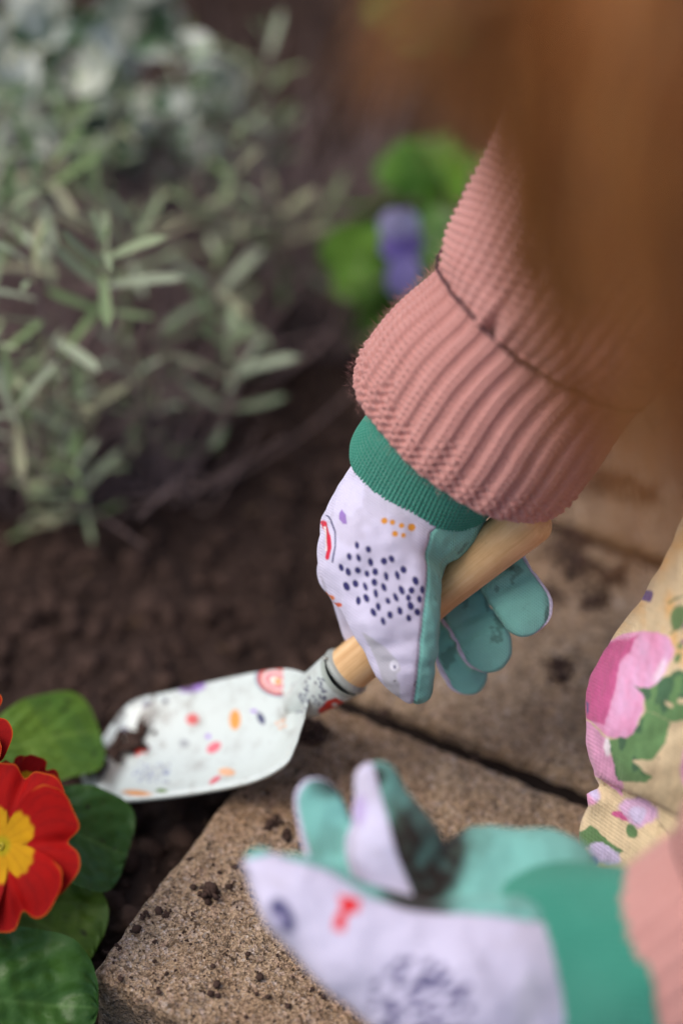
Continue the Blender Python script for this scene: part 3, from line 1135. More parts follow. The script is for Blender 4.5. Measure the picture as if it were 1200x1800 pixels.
# --- a yellowed leaf fallen on the soil, and a fresh seedling at the back
c0 = PZ(450, 565, -0.026)
v, f, u, w = leaf_mesh(0.034, 0.022, 20, 15, 0.5, 0.2, 0.2, 0.7, 0.15, 0.25, 4)
o = mk('fallen_leaf', v, f, 'leaf', col=np.broadcast_to(lin(146, 122, 34), v.shape), label='small yellowed leaf fallen on the bare soil right of the lavender', cat='leaf')
o.location = c0 + np.array([0, 0, .006]); o.rotation_euler = (0.1, 0.1, 0.6)
seed = empty('seedling', 'yellow green seedling at the back of the bed, seen through the hair', 'seedling')
sb2 = PZ(770, 95, -0.03)
for q in range(6):
    a = q * 1.05
    d = np.array([math.cos(a), math.sin(a), 0.5])
    broad_leaf(seed, sb2 + d * 0.006 + [0, 0, .02], sb2 + d * 0.045 + [0, 0, .02], 0.026, up0, lin(96, 120, 40), lin(120, 140, 56), 50 + q, 0.5)
sv, sf = thin_tube(np.array([sb2, sb2 + [0, 0, .012], sb2 + [0, 0, .024]]), .0015, .0015, 6)
mk('stem', sv, sf, 'stem', seed)
settle(seed, sb2)

# ------------------------------------------------------------------ trowel
trowel = empty('hand_trowel', 'small white printed hand trowel with wooden handle, digging into the bed', 'trowel')
rows = [((552, 1188), (536, 1256), .050), ((530, 1178), (528, 1280), .046), ((500, 1172), (520, 1305), .041), ((450, 1178), (500, 1340), .033), ((380, 1193), (440, 1370), .022),
        ((300, 1212), (345, 1389), .010), ((230, 1232), (245, 1401), +.001), ((182, 1290), (192, 1403), -.004), ((140, 1352), (152, 1388), -.007)]
A_ = np.array([PZ(a[0], a[1], z) for a, b, z in rows]); B_ = np.array([PZ(b[0], b[1], z) for a, b, z in rows])
MU, MV = 260, 150
A_ = spline(A_, MU); B_ = spline(B_, MU)
w = np.linspace(0, 1, MV)
su = np.linspace(0, 1, MU)
bl = A_[:, None, :] + w[None, :, None] * (B_ - A_)[:, None, :]
depth = 0.0105 * smooth01(su, -0.05, 0.25) * (1 - 0.35 * su)
lip = np.exp(-(w / 0.03) ** 2) + np.exp(-((1 - w) / 0.03) ** 2)
bl[..., 2] -= depth[:, None] * (1 - (2 * w[None] - 1) ** 2)
bl[..., 2] -= 0.0014 * lip[None]
bl[..., 2] += 0.0030 * np.exp(-((w[None] - 0.5) / 0.10) ** 2) * (1 - smooth01(su, 0.15, 0.5))[:, None]
bv = bl.reshape(-1, 3)
# print on the enamel, laid out on the blade's own plane
pu, pv_ = sheet(bv, 360, 1290, 1.12)
c = np.broadcast_to(lin(206, 216, 212), bv.shape).copy()
NAVY, RED, PINK, ORG, GREY, LIL = lin(58, 58, 100), lin(214, 46, 30), lin(226, 110, 124), lin(232, 150, 50), lin(168, 176, 180), lin(148, 112, 190)


def crop1(a, b):
    return 100 + a / 2, 1150 + b / 2


for q, (rad, cc) in enumerate(((38, lin(120, 140, 160)), (33, RED * .9 + .05), (25, lin(236, 226, 220)), (20, PINK), (12, lin(240, 226, 214)))):
    c = paint(c, blob(pu, pv_, 484, 1198, rad, rad * 0.72, 12, 1.2) * (pu < 497), cc)
c = paint(c, blob(pu, pv_, 488, 1199, 5, 6, 0, 1), ORG)
c = paint(c, blob(pu, pv_, 330, 1216, 26, 10, -10, 2), LIL)
for a, b, w_, h_, cc in ((466, 245, 12, 10, RED * .7 + PINK * .3), (622, 238, 10, 17, ORG), (716, 228, 6, 11, NAVY), (548, 335, 14, 8, PINK), (438, 328, 9, 7, GREY),
                         (690, 205, 6, 3, LIL * 1.2), (525, 300, 5, 4, LIL * 1.3), (485, 400, 24, 8, lin(196, 204, 200)), (600, 408, 15, 6, ORG * .7 + .25), (560, 434, 11, 4, PINK),
                         (280, 490, 26, 4, ORG * .8 + .1), (370, 478, 10, 3, lin(110, 140, 80)), (290, 200, 9, 5, NAVY), (210, 290, 6, 5, NAVY), (362, 185, 5, 5, NAVY * .6)):
    x_, y_ = crop1(a, b)
    c = paint(c, blob(pu, pv_, x_, y_, w_, h_, -30 if cc is NAVY or cc is PINK else 0, 1.6), cc)
x_, y_ = crop1(266, 356)
c = paint(c, poly(pu, pv_, [(208, 1325), (230, 1320), (255, 1323), (250, 1334), (240, 1333), (232, 1341), (226, 1334), (212, 1333)], 1.5), RED)
rr = np.random.default_rng(4)
for k_ in range(44):
    a, b = rr.uniform(225, 295), rr.uniform(1348, 1378)
    c = paint(c, blob(pu, pv_, a, b, 2.0, 1.5, 30, 0.8), lin(130, 140, 176))
for k_ in range(36):
    a, b = rr.uniform(512, 552), rr.uniform(1195, 1250)
    c = paint(c, blob(pu, pv_, a, b, 2.4, 1.6, 30, 0.8), NAVY)
for a, b in ((790, 232), (802, 246), (786, 254), (774, 240), (800, 226)):
    x_, y_ = crop1(a, b)
    c = paint(c, blob(pu, pv_, x_, y_, 3, 3, 0, 1), ORG * .6 + .3)
# dried soil caught on the far left corner of the blade
dm = poly(pu, pv_, [(225, 1225), (340, 1198), (335, 1228), (275, 1255), (250, 1300), (222, 1335), (195, 1392), (130, 1390), (140, 1330), (190, 1270)], 14)
n_ = WN(bv, 260) + 0.6 * WN(bv + 2, 600)
c = paint(c, np.clip(dm * smooth01(n_, -0.15, 0.6), 0, 1) * 0.8, lin(70, 56, 50))
bottom = bv - np.array([0, 0, 0.0022])
bf = grid_faces(MU, MV)
idx = np.arange(MU * MV).reshape(MU, MV)
ring = np.concatenate([idx[0, :], idx[1:, -1], idx[-1, -2::-1], idx[-2:0:-1, 0]])
off = MU * MV
rim = np.stack([ring, np.roll(ring, -1), np.roll(ring, -1) + off, ring + off], 1)
blade = mk('blade', np.vstack([bv, bottom]), np.vstack([bf[:, ::-1], bf + off, rim]), 'enamel', trowel, col=np.vstack([c, np.broadcast_to(lin(196, 200, 192), bottom.shape)]))
# socket
HA = P(608, 1180, 1.0895); HB = P(936, 906, 1.046)
hd = unit(HB - HA)
px = K * 1.08
sc = spline([P(515, 1243, 1.118), P(545, 1224, 1.108), P(580, 1200, 1.098), HA], 80)
sr = np.interp(np.linspace(0, 1, 80), [0, .3, .7, 1], [24 * px, 37 * px, 44 * px, 47 * px])
sv, sf, TH, S = tube(sc, sr, sr * 0.96, 120)
sl = (S / S.max()).ravel(); ta = TH.ravel()
pu, pv_ = sheet(sv, 575, 1210, 1.09)
c = np.broadcast_to(lin(206, 216, 212), sv.shape).copy()
c = paint(c, poly(pu, pv_, [(558, 1252), (575, 1232), (590, 1226), (606, 1236), (608, 1246), (590, 1250), (562, 1260)], 1.2), RED)
c = paint(c, blob(pu, pv_, 588, 1240, 5, 4, 0, 1), lin(240, 230, 226))
for k_ in range(40):
    a, b = rr.uniform(525, 572), rr.uniform(1185, 1245)
    c = paint(c, blob(pu, pv_, a, b, 2.6, 1.7, 30, 0.8), NAVY)
c = paint(c, smooth01(sl, 0.90, 0.93), lin(170, 180, 172))
socket = mk('socket', sv, sf, 'enamel', trowel, col=c)
rp = np.array([44, 46.5, 48.2, 48.8, 48.8, 48.4, 47.2, 45, 42.6, 41.5]) * px
rv, rf, _, _ = tube(HA + np.linspace(-0.0020, 0.0026, 10)[:, None] * hd, rp, rp * .97, 80)
mk('rim', rv, rf, 'steel', socket, smooth=False)
bx_v, bx_f = lumps(np.array([P(571, 1158, 1.083)]), [0.0016])
mk('rivet', bx_v, bx_f, 'steel', socket)
# handle
hc = HA - hd * 0.0005
L = np.linalg.norm(HB - hc) + 0.006
hs = np.concatenate([np.linspace(0, 0.93, 90), 1 - 0.07 * (1 - np.sin(np.linspace(0.02, math.pi / 2, 40)))])
prof = np.interp(hs, [0, .08, .25, .5, .75, .9, .94], [42, 42, 38.5, 36.5, 42, 46, 46.5]) * px
capm = np.clip((hs - 0.93) / 0.07, 0, 1)
prof = prof * np.sqrt(np.clip(1 - capm ** 2, 0.0004, 1))
hcen = hc[None] + hs[:, None] * L * hd[None]
hv, hf, TH, S = tube(hcen, prof, prof, 64)
mk('handle', hv, hf, 'wood', trowel, pos=np.stack([S.ravel(), (np.cos(TH) * prof[:, None]).ravel(), (np.sin(TH) * prof[:, None]).ravel()], 1))
settle(trowel, PZ(300, 1320, 0.0))
# soil heaped on the blade's far corner
n = 170
side = rng.random(n)
uu = np.where(side < 0.6, rng.normal(205, 34, n), rng.normal(275, 40, n)); vv = np.where(side < 0.6, 1300 - (uu - 205) * 0.9 + rng.normal(0, 16, n), 1226 + rng.normal(0, 9, n))
zz = np.interp(uu, [150, 245, 345, 440], [-.008, 0.001, .010, .022])
pts = np.array([PZ(a, b, z) for a, b, z in zip(uu, vv, zz)])
sz = np.minimum(0.0008 * np.exp(rng.normal(0.5, 0.55, n)), 0.0036)
pts[:, 2] += sz * 0.2 - 0.0045
cv, cf = lumps(pts, sz)
mk('soil_on_blade', cv, cf, 'crumb', label='dark soil crumbs heaped on the far corner of the trowel blade', cat='soil', kind='stuff', smooth=False)

# ------------------------------------------------------------------ the child: body, clothes, gloves, hair
CH = dict(head=np.array([0.132, 0.580, 0.560]), neck=np.array([0.205, 0.615, 0.475]), chest=np.array([0.29, 0.63, 0.41]), pelvis=np.array([0.385, 0.635, 0.20]),
          sh_r=P(1480, -270, 0.86), sh_l=np.array([0.255, 0.515, 0.43]))
R_WRIST = P(770, 800, 1.045); R_ELBOW = P(1210, 160, 0.966)
L_WRIST = P(1120, 1680, 0.925); L_ELBOW = np.array([0.245, 0.52, 0.24])
R_KNEE = PZ(1150, 1440, 0.036); L_KNEE = np.array([0.235, 0.545, 0.05])
A = np.array
B = []
hd_ = CH['head']
B += [(hd_ + [0.012, 0, 0.01], .078, hd_ + [-0.012, 0, -0.012], .070), (hd_ + [-0.03, 0, -0.035], .052, hd_ + [-0.052, 0, -0.062], .030)]      # skull, jaw
B += [(hd_ + [-0.082, 0, -0.030], .007, hd_ + [-0.097, 0, -0.046], .010)]                                                                       # nose
B += [(hd_ + [-0.078, 0, -0.064], .010, hd_ + [-0.079, 0, -0.066], .010)]                                                                       # lips
for s_ in (-1, 1):
    B += [(hd_ + [0.004, s_ * .074, -0.012], .008, hd_ + [0.006, s_ * .078, -0.030], .012)]                                                     # ears
B += [(hd_ + [0.02, 0, -0.05], .034, CH['neck'], .036), (CH['neck'], .036, CH['chest'], .07), (CH['chest'], .082, CH['pelvis'], .088)]
for sh, el, wr in ((CH['sh_r'], R_ELBOW, R_WRIST), (CH['sh_l'], L_ELBOW, L_WRIST)):
    B += [(CH['chest'] + [0, 0, .02], .06, sh, .040), (sh, .036, el, .027), (el, .027, wr, .020)]
B += [(R_WRIST, .020, P(705, 930, 1.062), .018), (L_WRIST, .020, P(880, 1690, .925), .015)]
# fingers inside the gloves: thumb, index, middle, ring, little
for chain in (((690, 940, 1.050), (690, 1060, 1.040), (722, 1180, 1.038)), ((650, 930, 1.062), (604, 1005, 1.072), (645, 1105, 1.088)), ((705, 950, 1.074), (752, 1072, 1.0935), (806, 1162, 1.090)),
              ((725, 930, 1.072), (800, 1045, 1.084), (845, 1120, 1.079)), ((745, 915, 1.070), (870, 985, 1.0735), (920, 1056, 1.069)),
              ((860, 1690, .930), (640, 1650, .918), (480, 1540, .924)), ((850, 1600, .945), (640, 1570, .948), (566, 1430, .954)), ((850, 1600, .945), (710, 1560, .944), (668, 1400, .945)),
              ((870, 1620, .945), (820, 1625, .940), (770, 1650, .932)), ((880, 1610, .948), (850, 1605, .946), (820, 1620, .942))):
    a_, b_, c_ = (P(q[0], q[1], q[2] + .0025) for q in chain)
    B += [(a_, .0060, b_, .0046), (b_, .0046, c_, .0040)]
for kn, hy in ((R_KNEE, .70), (L_KNEE, .57)):
    hip = A([.385, hy, .19]); heel = A([.42, hy - .01, .035])
    B += [(hip, .062, kn + [0.035, 0, .01], .036), (kn + [0.03, 0, 0], .030, heel, .026), (heel, .024, heel + [.04, 0, -.012], .018)]
kf = [.0, .03, .008, .008, .008, .008] + [.02] * (len(B) - 6 - 20 - 6) + [.005] * 20 + [.02] * 6
v, f = surface(B, kf, .0042)
v = relax(v, f, 3)
person = mk('person', v, f, 'skin', label='person kneeling on the pavers in pink jumper, floral trousers and gloves, holding a trowel', cat='person')

# --- trousers
BT = []
thigh = P(1246, 1264, 1.050)
th_r = 224 * K * 1.05
hipr = A([.385, .70, .205])
th2 = P(1440, 1030, 1.02)
BT += [(thigh, th_r, th2, 238 * K * 1.02), (th2, 238 * K * 1.02, hipr, .082)]
kn = PZ(1112, 1465, .0265)
BT += [(kn, .0235, PZ(1230, 1475, .036), .035), (PZ(1230, 1475, .036), .035, A([.40, .685, .04]), .034)]
BT += [(PZ(1075, 1395, .048), .012, PZ(1120, 1405, .045), .014)]
hipl = A([.385, .575, .205])
BT += [(L_KNEE + [.03, 0, .01], .052, hipl, .082), (L_KNEE + [.01, 0, -.012], .034, A([.41, .56, .038]), .034), (hipl, .085, hipr, .085), (A([.385, .637, .2]), .1, A([.375, .637, .25]), .095)]
v, f = surface(BT, [0, .02, .004, .012, .003, .01, .006, .03, .03], .0026)
v = relax(v, f, 4)
f = tris(f)


def leg_box(v, f):
    c_ = v[f].mean(1)
    return (c_[:, 0] < .20) & (c_[:, 1] > .6)


n_ = normals(v, f)
v = v + n_ * (0.0022 * WN(v * A([1, 1, .5]), 55) + 0.0012 * WN(v + 4, 130))[:, None]
# creases running into the pinched knee
px_, py_ = sheet(v, 1110, 1330, 1.04)
cr = np.exp(-((py_ - 1392 - (px_ - 1060) * 0.35) / 13) ** 2) * smooth01(px_, 1005, 1040) * (1 - smooth01(px_, 1130, 1200))
cr2 = np.exp(-((px_ - 1100 - (py_ - 1400) * 0.9) / 10) ** 2) * smooth01(py_, 1395, 1410) * (1 - smooth01(py_, 1450, 1500))
cr3 = np.exp(-((py_ - 1300 + (px_ - 1100) * 0.5) / 16) ** 2) * smooth01(px_, 1060, 1110) * .4
v = v - n_ * (0.0046 * cr + 0.0034 * cr2 + 0.0026 * cr3)[:, None]
v, f = subdivide(v, f, leg_box(v, f))
v, f = subdivide(v, f, leg_box(v, f))
x, y = sheet(v, 1110, 1260, 1.03)
sx = (x - 1000) * 2.725; sy = (y - 900) * 2.725
CREAM, GRN, GRD = lin(214, 194, 158), lin(104, 144, 92), lin(70, 106, 76)
PK, MG, LI, OR = lin(224, 160, 198), lin(196, 88, 142), lin(196, 186, 220), lin(218, 172, 108)
nz = WN(np.stack([sx / 60, sy / 60, 0 * sx], -1), 1.0)
nf = WN(np.stack([sx / 18, sy / 30, 0 * sx + 3], -1), 1.0)
wx = sx + 8 * nf; wy = sy + 8 * WN(np.stack([sx / 18, sy / 18, 0 * sx + 9], -1), 1.0)
c = np.broadcast_to(CREAM, v.shape).copy()
# an all-over repeat of faded flowers away from the knee
for q in range(60):
    rr = np.random.default_rng(900 + q)
    a, b = rr.uniform(-300, 1900), rr.uniform(-1500, 3400)
    if -60 < a < 640 and 100 < b < 1900:
        continue
    s_ = rr.uniform(60, 130)
    c = paint(c, blob(wx, wy, a, b, s_, s_ * .7, rr.uniform(0, 180), 8), (PK, LI, OR, MG)[q % 4])
    c = paint(c, blob(wx, wy, a + s_, b + s_ * .5, s_ * .8, s_ * .4, rr.uniform(0, 180), 8), GRN)
c = paint(c, poly(wx, wy, [(600, 60), (500, 190), (420, 330), (290, 560), (190, 660), (60, 900), (20, 700), (300, 150)], 16) * np.clip(.55 + .6 * nf, 0, 1), OR)
c = paint(c, blob(wx, wy, 400, 470, 60, 110, 20, 20) * np.clip(.4 + .7 * nf, 0, 1), OR)
c = paint(c, blob(wx, wy, 510, 600, 70, 110, 0, 20) * np.clip(.5 + .6 * nf, 0, 1), OR)
c = paint(c, poly(wx, wy, [(200, 650), (290, 580), (380, 560), (445, 590), (455, 650), (420, 750), (375, 820), (330, 870), (320, 940), (290, 1030), (230, 1075), (170, 1070), (110, 1010),
                            (60, 1000), (20, 1000), (30, 860), (150, 750)], 4), PK + .25 * np.clip(nf, -1, 1)[:, None] * (LI - PK))
c = paint(c, poly(wx, wy, [(200, 650), (320, 590), (240, 720), (205, 850), (160, 1010), (110, 1010), (20, 1000), (10, 850), (150, 740)], 8), MG)
c = paint(c, blob(wx, wy, 395, 740, 20, 60, 25, 8) * .7, lin(240, 226, 240))
c = paint(c, poly(wx, wy, [(40, 1020), (110, 1020), (165, 1080), (190, 1160), (250, 1290), (275, 1380), (160, 1290), (60, 1200), (0, 1180), (0, 1040)], 4), PK)
c = paint(c, blob(wx, wy, 40, 1080, 18, 60, 0, 6), MG)
c = paint(c, blob(wx, wy, 175, 1120, 14, 45, -10, 5), lin(238, 228, 236))
gm = np.maximum(poly(wx, wy, [(295, 810), (350, 820), (420, 770), (480, 735), (545, 740), (640, 800), (640, 930), (545, 960), (440, 970), (330, 930), (335, 870)], 3),
                poly(wx, wy, [(330, 930), (435, 970), (420, 1080), (370, 1150), (280, 1180), (330, 1220), (375, 1250), (340, 1275), (230, 1280), (190, 1150), (180, 1085), (250, 1060), (310, 1000)], 3))
c = paint(c, gm, GRN)
c = paint(c, gm * smooth01(nf + .5 * nz, .0, .4), GRD)
for a, b, rx, ry, an in ((490, 880, 28, 18, 0), (430, 890, 16, 10, 20), (520, 850, 14, 10, 0)):
    c = paint(c, blob(wx, wy, a, b, rx, ry, an, 4), CREAM)
for a, b, rx, ry, an in ((470, 490, 26, 62, 10), (545, 510, 20, 60, -8), (530, 360, 30, 16, 30), (480, 620, 10, 16, 0), (470, 680, 14, 22, 20), (525, 680, 10, 16, 0), (545, 240, 12, 24, 0)):
    c = paint(c, blob(wx, wy, a, b, rx, ry, an, 4), GRN * .8)
c = paint(c, line(wx, wy, [(445, 430), (470, 395), (520, 370), (560, 340)], 3, 3), GRD)
c = paint(c, line(wx, wy, [(440, 570), (470, 540)], 3, 3), GRD)
for a, b, rx, ry, an in ((370, 402, 12, 26, 15), (95, 950, 13, 30, 0), (497, 527, 9, 16, 20), (515, 655, 8, 12, 0), (490, 600, 7, 10, 0)):
    c = paint(c, blob(wx, wy, a, b, rx, ry, an, 4), lin(92, 74, 132))
c = paint(c, blob(wx, wy, 398, 1158, 4, 4, 0, 2), lin(50, 40, 40))
c = paint(c, blob(wx, wy, 540, 1180, 50, 110, 0, 10), PK)
c = paint(c, blob(wx, wy, 100, 1370, 62, 90, 20, 10), PK)
c = paint(c, blob(wx, wy, 145, 1350, 22, 50, -10, 10), LI)
c = paint(c, blob(wx, wy, 330, 1440, 80, 66, 0, 10), PK * .5 + LI * .5)
c = paint(c, blob(wx, wy, 330, 1450, 40, 40, 0, 10), LI * 1.05)
c = paint(c, blob(wx, wy, 255, 1475, 30, 16, 30, 5), MG)
c = paint(c, poly(wx, wy, [(75, 1590), (130, 1550), (200, 1590), (270, 1640), (240, 1670), (130, 1640), (90, 1680)], 5), GRN * .75)
c = paint(c, blob(wx, wy, 190, 1670, 75, 50, 20, 8), LI)
c = paint(c, blob(wx, wy, 140, 1720, 28, 24, 0, 8), lin(112, 110, 190))
c = paint(c, blob(wx, wy, 190, 1745, 30, 16, 0, 8), OR)
c = paint(c, blob(wx, wy, 300, 1530, 22, 30, 0, 5), GRN * .7)
brush = np.clip(1 + 0.10 * nf + 0.07 * WN(np.stack([sx / 7, sy / 7, 0 * sx + 5], -1), 1.0), .7, 1.25)
c = c * brush[:, None] * .97 + .012
trousers = mk('trousers', v, f, 'cotton', person, col=c, label='cream trousers printed with pink flowers and green leaves')

# --- jumper
BJ = [(CH['chest'] + [0, 0, .01], .098, CH['pelvis'] + [0, 0, .03], .112), (CH['neck'] + [.03, 0, -.02], .052, CH['chest'], .085)]
for sh in (CH['sh_r'], CH['sh_l']):
    BJ += [(CH['chest'] + [0, 0, .02], .078, sh, .056)]
v, f = surface(BJ, [0, .03, .03, .03], .004)
v = relax(v, f, 3)
jumper = mk('jumper', v, f, 'pink', person, label='dusty pink knitted jumper')


def sleeve(keys, cuff_len, nribs, Nc, Mc, Nb, Mb, pucker=None, seam=True, amp=1.0):
    """keys: (point, radius) rows from the hem upwards"""
    pts = A([k_[0] for k_ in keys]); rad = A([[k_[1], k_[2]] for k_ in keys])
    dense = spline(pts, 600); dr = spline(rad, 600)
    s = np.concatenate([[0], np.cumsum(np.linalg.norm(np.diff(dense, axis=0), axis=1))])
    at = lambda q: (A([np.interp(q, s, dense[:, i]) for i in range(3)]).T, A([np.interp(q, s, dr[:, i]) for i in range(2)]).T)
    # ribbed cuff, turned in at the hem
    q = np.linspace(0, cuff_len, Mc)
    cen, r_ = at(q)
    T0 = unit(cen[4] - cen[0])

    def rib(TH, S):
        ph = TH * nribs / (2 * math.pi) + 0.05 * WN(np.stack([TH * 6, S * 120, 0 * S], -1), 1)
        x_ = np.abs((ph % 1.0) - 0.5) * 2
        ridge = smooth01(x_, 0.22, 0.70)
        d = 0.0018 * ridge * (0.55 + 0.45 * smooth01(S, 0.0, 0.012))
        st = 2 * math.pi * S / 0.0026
        d += 0.00042 * np.cos(st + 3.0 * np.abs(((ph * 2 + 0.5) % 1.0) - 0.5) * 2) * ridge
        d -= 0.0005 * np.exp(-((x_ - 1.0) / 0.10) ** 2)
        edge = 1 - smooth01(S + 0.004 * np.sin(TH * 9) + 0.003 * np.sin(TH * 17), 0.013, 0.019)
        g_ = np.sin(TH * nribs * 2 + math.pi * np.floor(S / 0.0022)) * np.abs(np.sin(math.pi * S / 0.0022))
        d += 0.0011 * edge * g_ * (1 - 0.35 * ridge)
        d += 0.0006 * np.exp(-((ph * 1.0 % 1.0 - 0.5) / 0.2) ** 2) * np.sin(2 * math.pi * S / 0.0023) * (1 - edge)
        d += 0.0034 * WN(np.stack([np.cos(TH) * 2, np.sin(TH) * 2, S * 25], -1), 1.0)
        return amp * d - 0.0030 * np.exp(-S / 0.0022)

    v, f, TH, S = tube(cen, r_[:, 0], r_[:, 1], Nc, rib)
    # inside of the cuff, a plain lining 3 mm in
    qi = np.linspace(0, cuff_len * .8, 12)
    ci, ri = at(qi)
    vi, fi, _, _ = tube(ci + T0 * 0.0015, ri[:, 0] - .0042, ri[:, 1] - .0042, Nc)
    Mi = 12
    join = np.stack([np.arange(Nc), (np.arange(Nc) + 1) % Nc, (np.arange(Nc) + 1) % Nc + len(v), np.arange(Nc) + len(v)], 1)
    mk('sleeve_cuff', np.vstack([v, vi]), np.vstack([f[:, ::-1], fi + len(v), join]), 'pink', jumper)
    # sleeve body in a bumpy stitch
    q2 = np.linspace(cuff_len, s[-1], Mb)
    cen2, r2 = at(q2)

    def body(TH, S):
        n1 = nribs * 1.75
        row = S / 0.0043
        col_ = TH * n1 / (2 * math.pi) 
        b_ = np.abs(np.sin(math.pi * col_)) ** 0.8
        bump_ = 0.5 + 0.5 * np.cos(2 * math.pi * row + math.pi * np.floor(col_))
        d = 0.0009 * b_ + 0.0014 * b_ * bump_ * (1 + 0.35 * WN(np.stack([TH * 9, S * 300, 0 * S], -1), 1.0))
        d += 0.0026 * smooth01(S, 0, 0.012) + 0.0035 * WN(np.stack([np.cos(TH) * 2, np.sin(TH) * 2, S * 22], -1), 1.0) * smooth01(S, 0, .02)
        if pucker is not None:
            t0, w0 = pucker
            dt = (TH - t0 + math.pi) % (2 * math.pi) - math.pi
            d -= 0.0060 * np.exp(-(dt / w0) ** 2) * np.exp(-S / 0.010)
            d += 0.0022 * (np.exp(-((dt - 2.0 * w0) / (1.3 * w0)) ** 2) + np.exp(-((dt + 2.0 * w0) / (1.3 * w0)) ** 2)) * np.exp(-S / 0.012)
        return d

    v, f, TH, S = tube(cen2, r2[:, 0], r2[:, 1], Nb, body)
    mk('sleeve', v, f[:, ::-1], 'pink', jumper)
    if seam:
        th = np.linspace(0, 2 * math.pi, 240)
        cs, rs = at(A([cuff_len]))
        T = unit(at(A([cuff_len + .002]))[0][0] - cs[0]); e1 = unit(np.cross(DIR, T)); e2 = unit(np.cross(T, e1))
        wob = 0.0006 * np.sin(th * 5) + 0.0003 * np.sin(th * 17 + 1)
        rad_ = 0.0026 + 0.0003 * np.sin(th * 31)
        ln = cs[0] + (rs[0, 0] + rad_)[:, None] * np.cos(th)[:, None] * e1 + (rs[0, 1] + rad_)[:, None] * np.sin(th)[:, None] * e2 + wob[:, None] * T
        tv, tf = thin_tube(ln, .0007, .0007, 6)
        mk('seam_thread', tv, tf, 'thread', jumper)


p1 = K * 1.05
sleeve([(P(800, 775, 1.056), 221 * p1, 205 * p1), (P(866, 686, 1.042), 224 * p1, 208 * p1), (P(940, 596, 1.029), 208 * p1, 196 * p1), (P(1000, 512, 1.018), 222 * p1, 200 * p1),
        (P(1085, 372, 1.000), 238 * p1, 205 * p1), (P(1180, 205, .974), 250 * p1, 215 * p1), (P(1310, 0, .935), 255 * p1, 220 * p1), (CH['sh_r'], .060, .056)],
       0.0665, 34, 1100, 330, 800, 640, pucker=(-1.92, 0.05))
p2 = K * .925
sleeve([(P(1204, 1742, .925), 226 * p2, 190 * p2), (P(1300, 1672, .912), 232 * p2, 200 * p2), (P(1420, 1580, .898), 226 * p2, 200 * p2), (P(1500, 1450, .886), 235 * p2, 205 * p2),
        (L_ELBOW + [0.01, 0, 0.02], .056, .052), (L_ELBOW * .5 + CH['sh_l'] * .5, .056, .052), (CH['sh_l'], .058, .055)],
       0.045, 34, 500, 120, 300, 220, amp=0.4)


# --- loose fibres standing off the wool
def fuzz(keys, q0, q1, count, seed):
    rr = np.random.default_rng(seed)
    pts = A([k_[0] for k_ in keys]); rad = A([[k_[1], k_[2]] for k_ in keys])
    dense = spline(pts, 400); dr = spline(rad, 400)
    s = np.concatenate([[0], np.cumsum(np.linalg.norm(np.diff(dense, axis=0), axis=1))])
    T = unit(np.gradient(dense, axis=0)); e1 = unit(np.cross(DIR, T)); e2 = unit(np.cross(T, e1))
    i = np.minimum(np.searchsorted(s, rr.uniform(q0, q1, count)), 399); th = rr.uniform(0, 2 * math.pi, count)
    out = np.cos(th)[:, None] * e1[i] + np.sin(th)[:, None] * e2[i]
    p = dense[i] + (dr[i, :1] + .0012) * np.cos(th)[:, None] * e1[i] + (dr[i, 1:] + .0012) * np.sin(th)[:, None] * e2[i]
    d = unit(out * rr.uniform(.4, 1.2, (count, 1)) + rr.normal(0, .7, (count, 3)))
    L_ = rr.uniform(.0012, .0034, (count, 1))
    side = unit(np.cross(d, rr.normal(size=(count, 3)))) * rr.uniform(.00002, .00005, (count, 1))
    bend = rr.normal(0, .0007, (count, 3))
    v = np.stack([p - side, p + side, p + d * L_ * .55 + bend + side, p + d * L_ * .55 + bend - side, p + d * L_ + bend * 2.4], 1).reshape(-1, 3)
    b = 5 * np.arange(count)[:, None]
    f = np.vstack([b + [0, 1, 2], b + [0, 2, 3], b + [3, 2, 4]])
    mk('wool_fuzz', v, f, 'pink', jumper, kind='stuff')


fuzz([(P(800, 775, 1.056), 221 * p1, 205 * p1), (P(866, 686, 1.042), 224 * p1, 208 * p1), (P(940, 596, 1.029), 208 * p1, 196 * p1), (P(1000, 512, 1.018), 224 * p1, 202 * p1),
      (P(1085, 372, 1.000), 240 * p1, 207 * p1)], 0.0, 0.14, 16000, 77)

# --- gloves
WHITE, MINT = lin(210, 205, 228), lin(126, 190, 180)


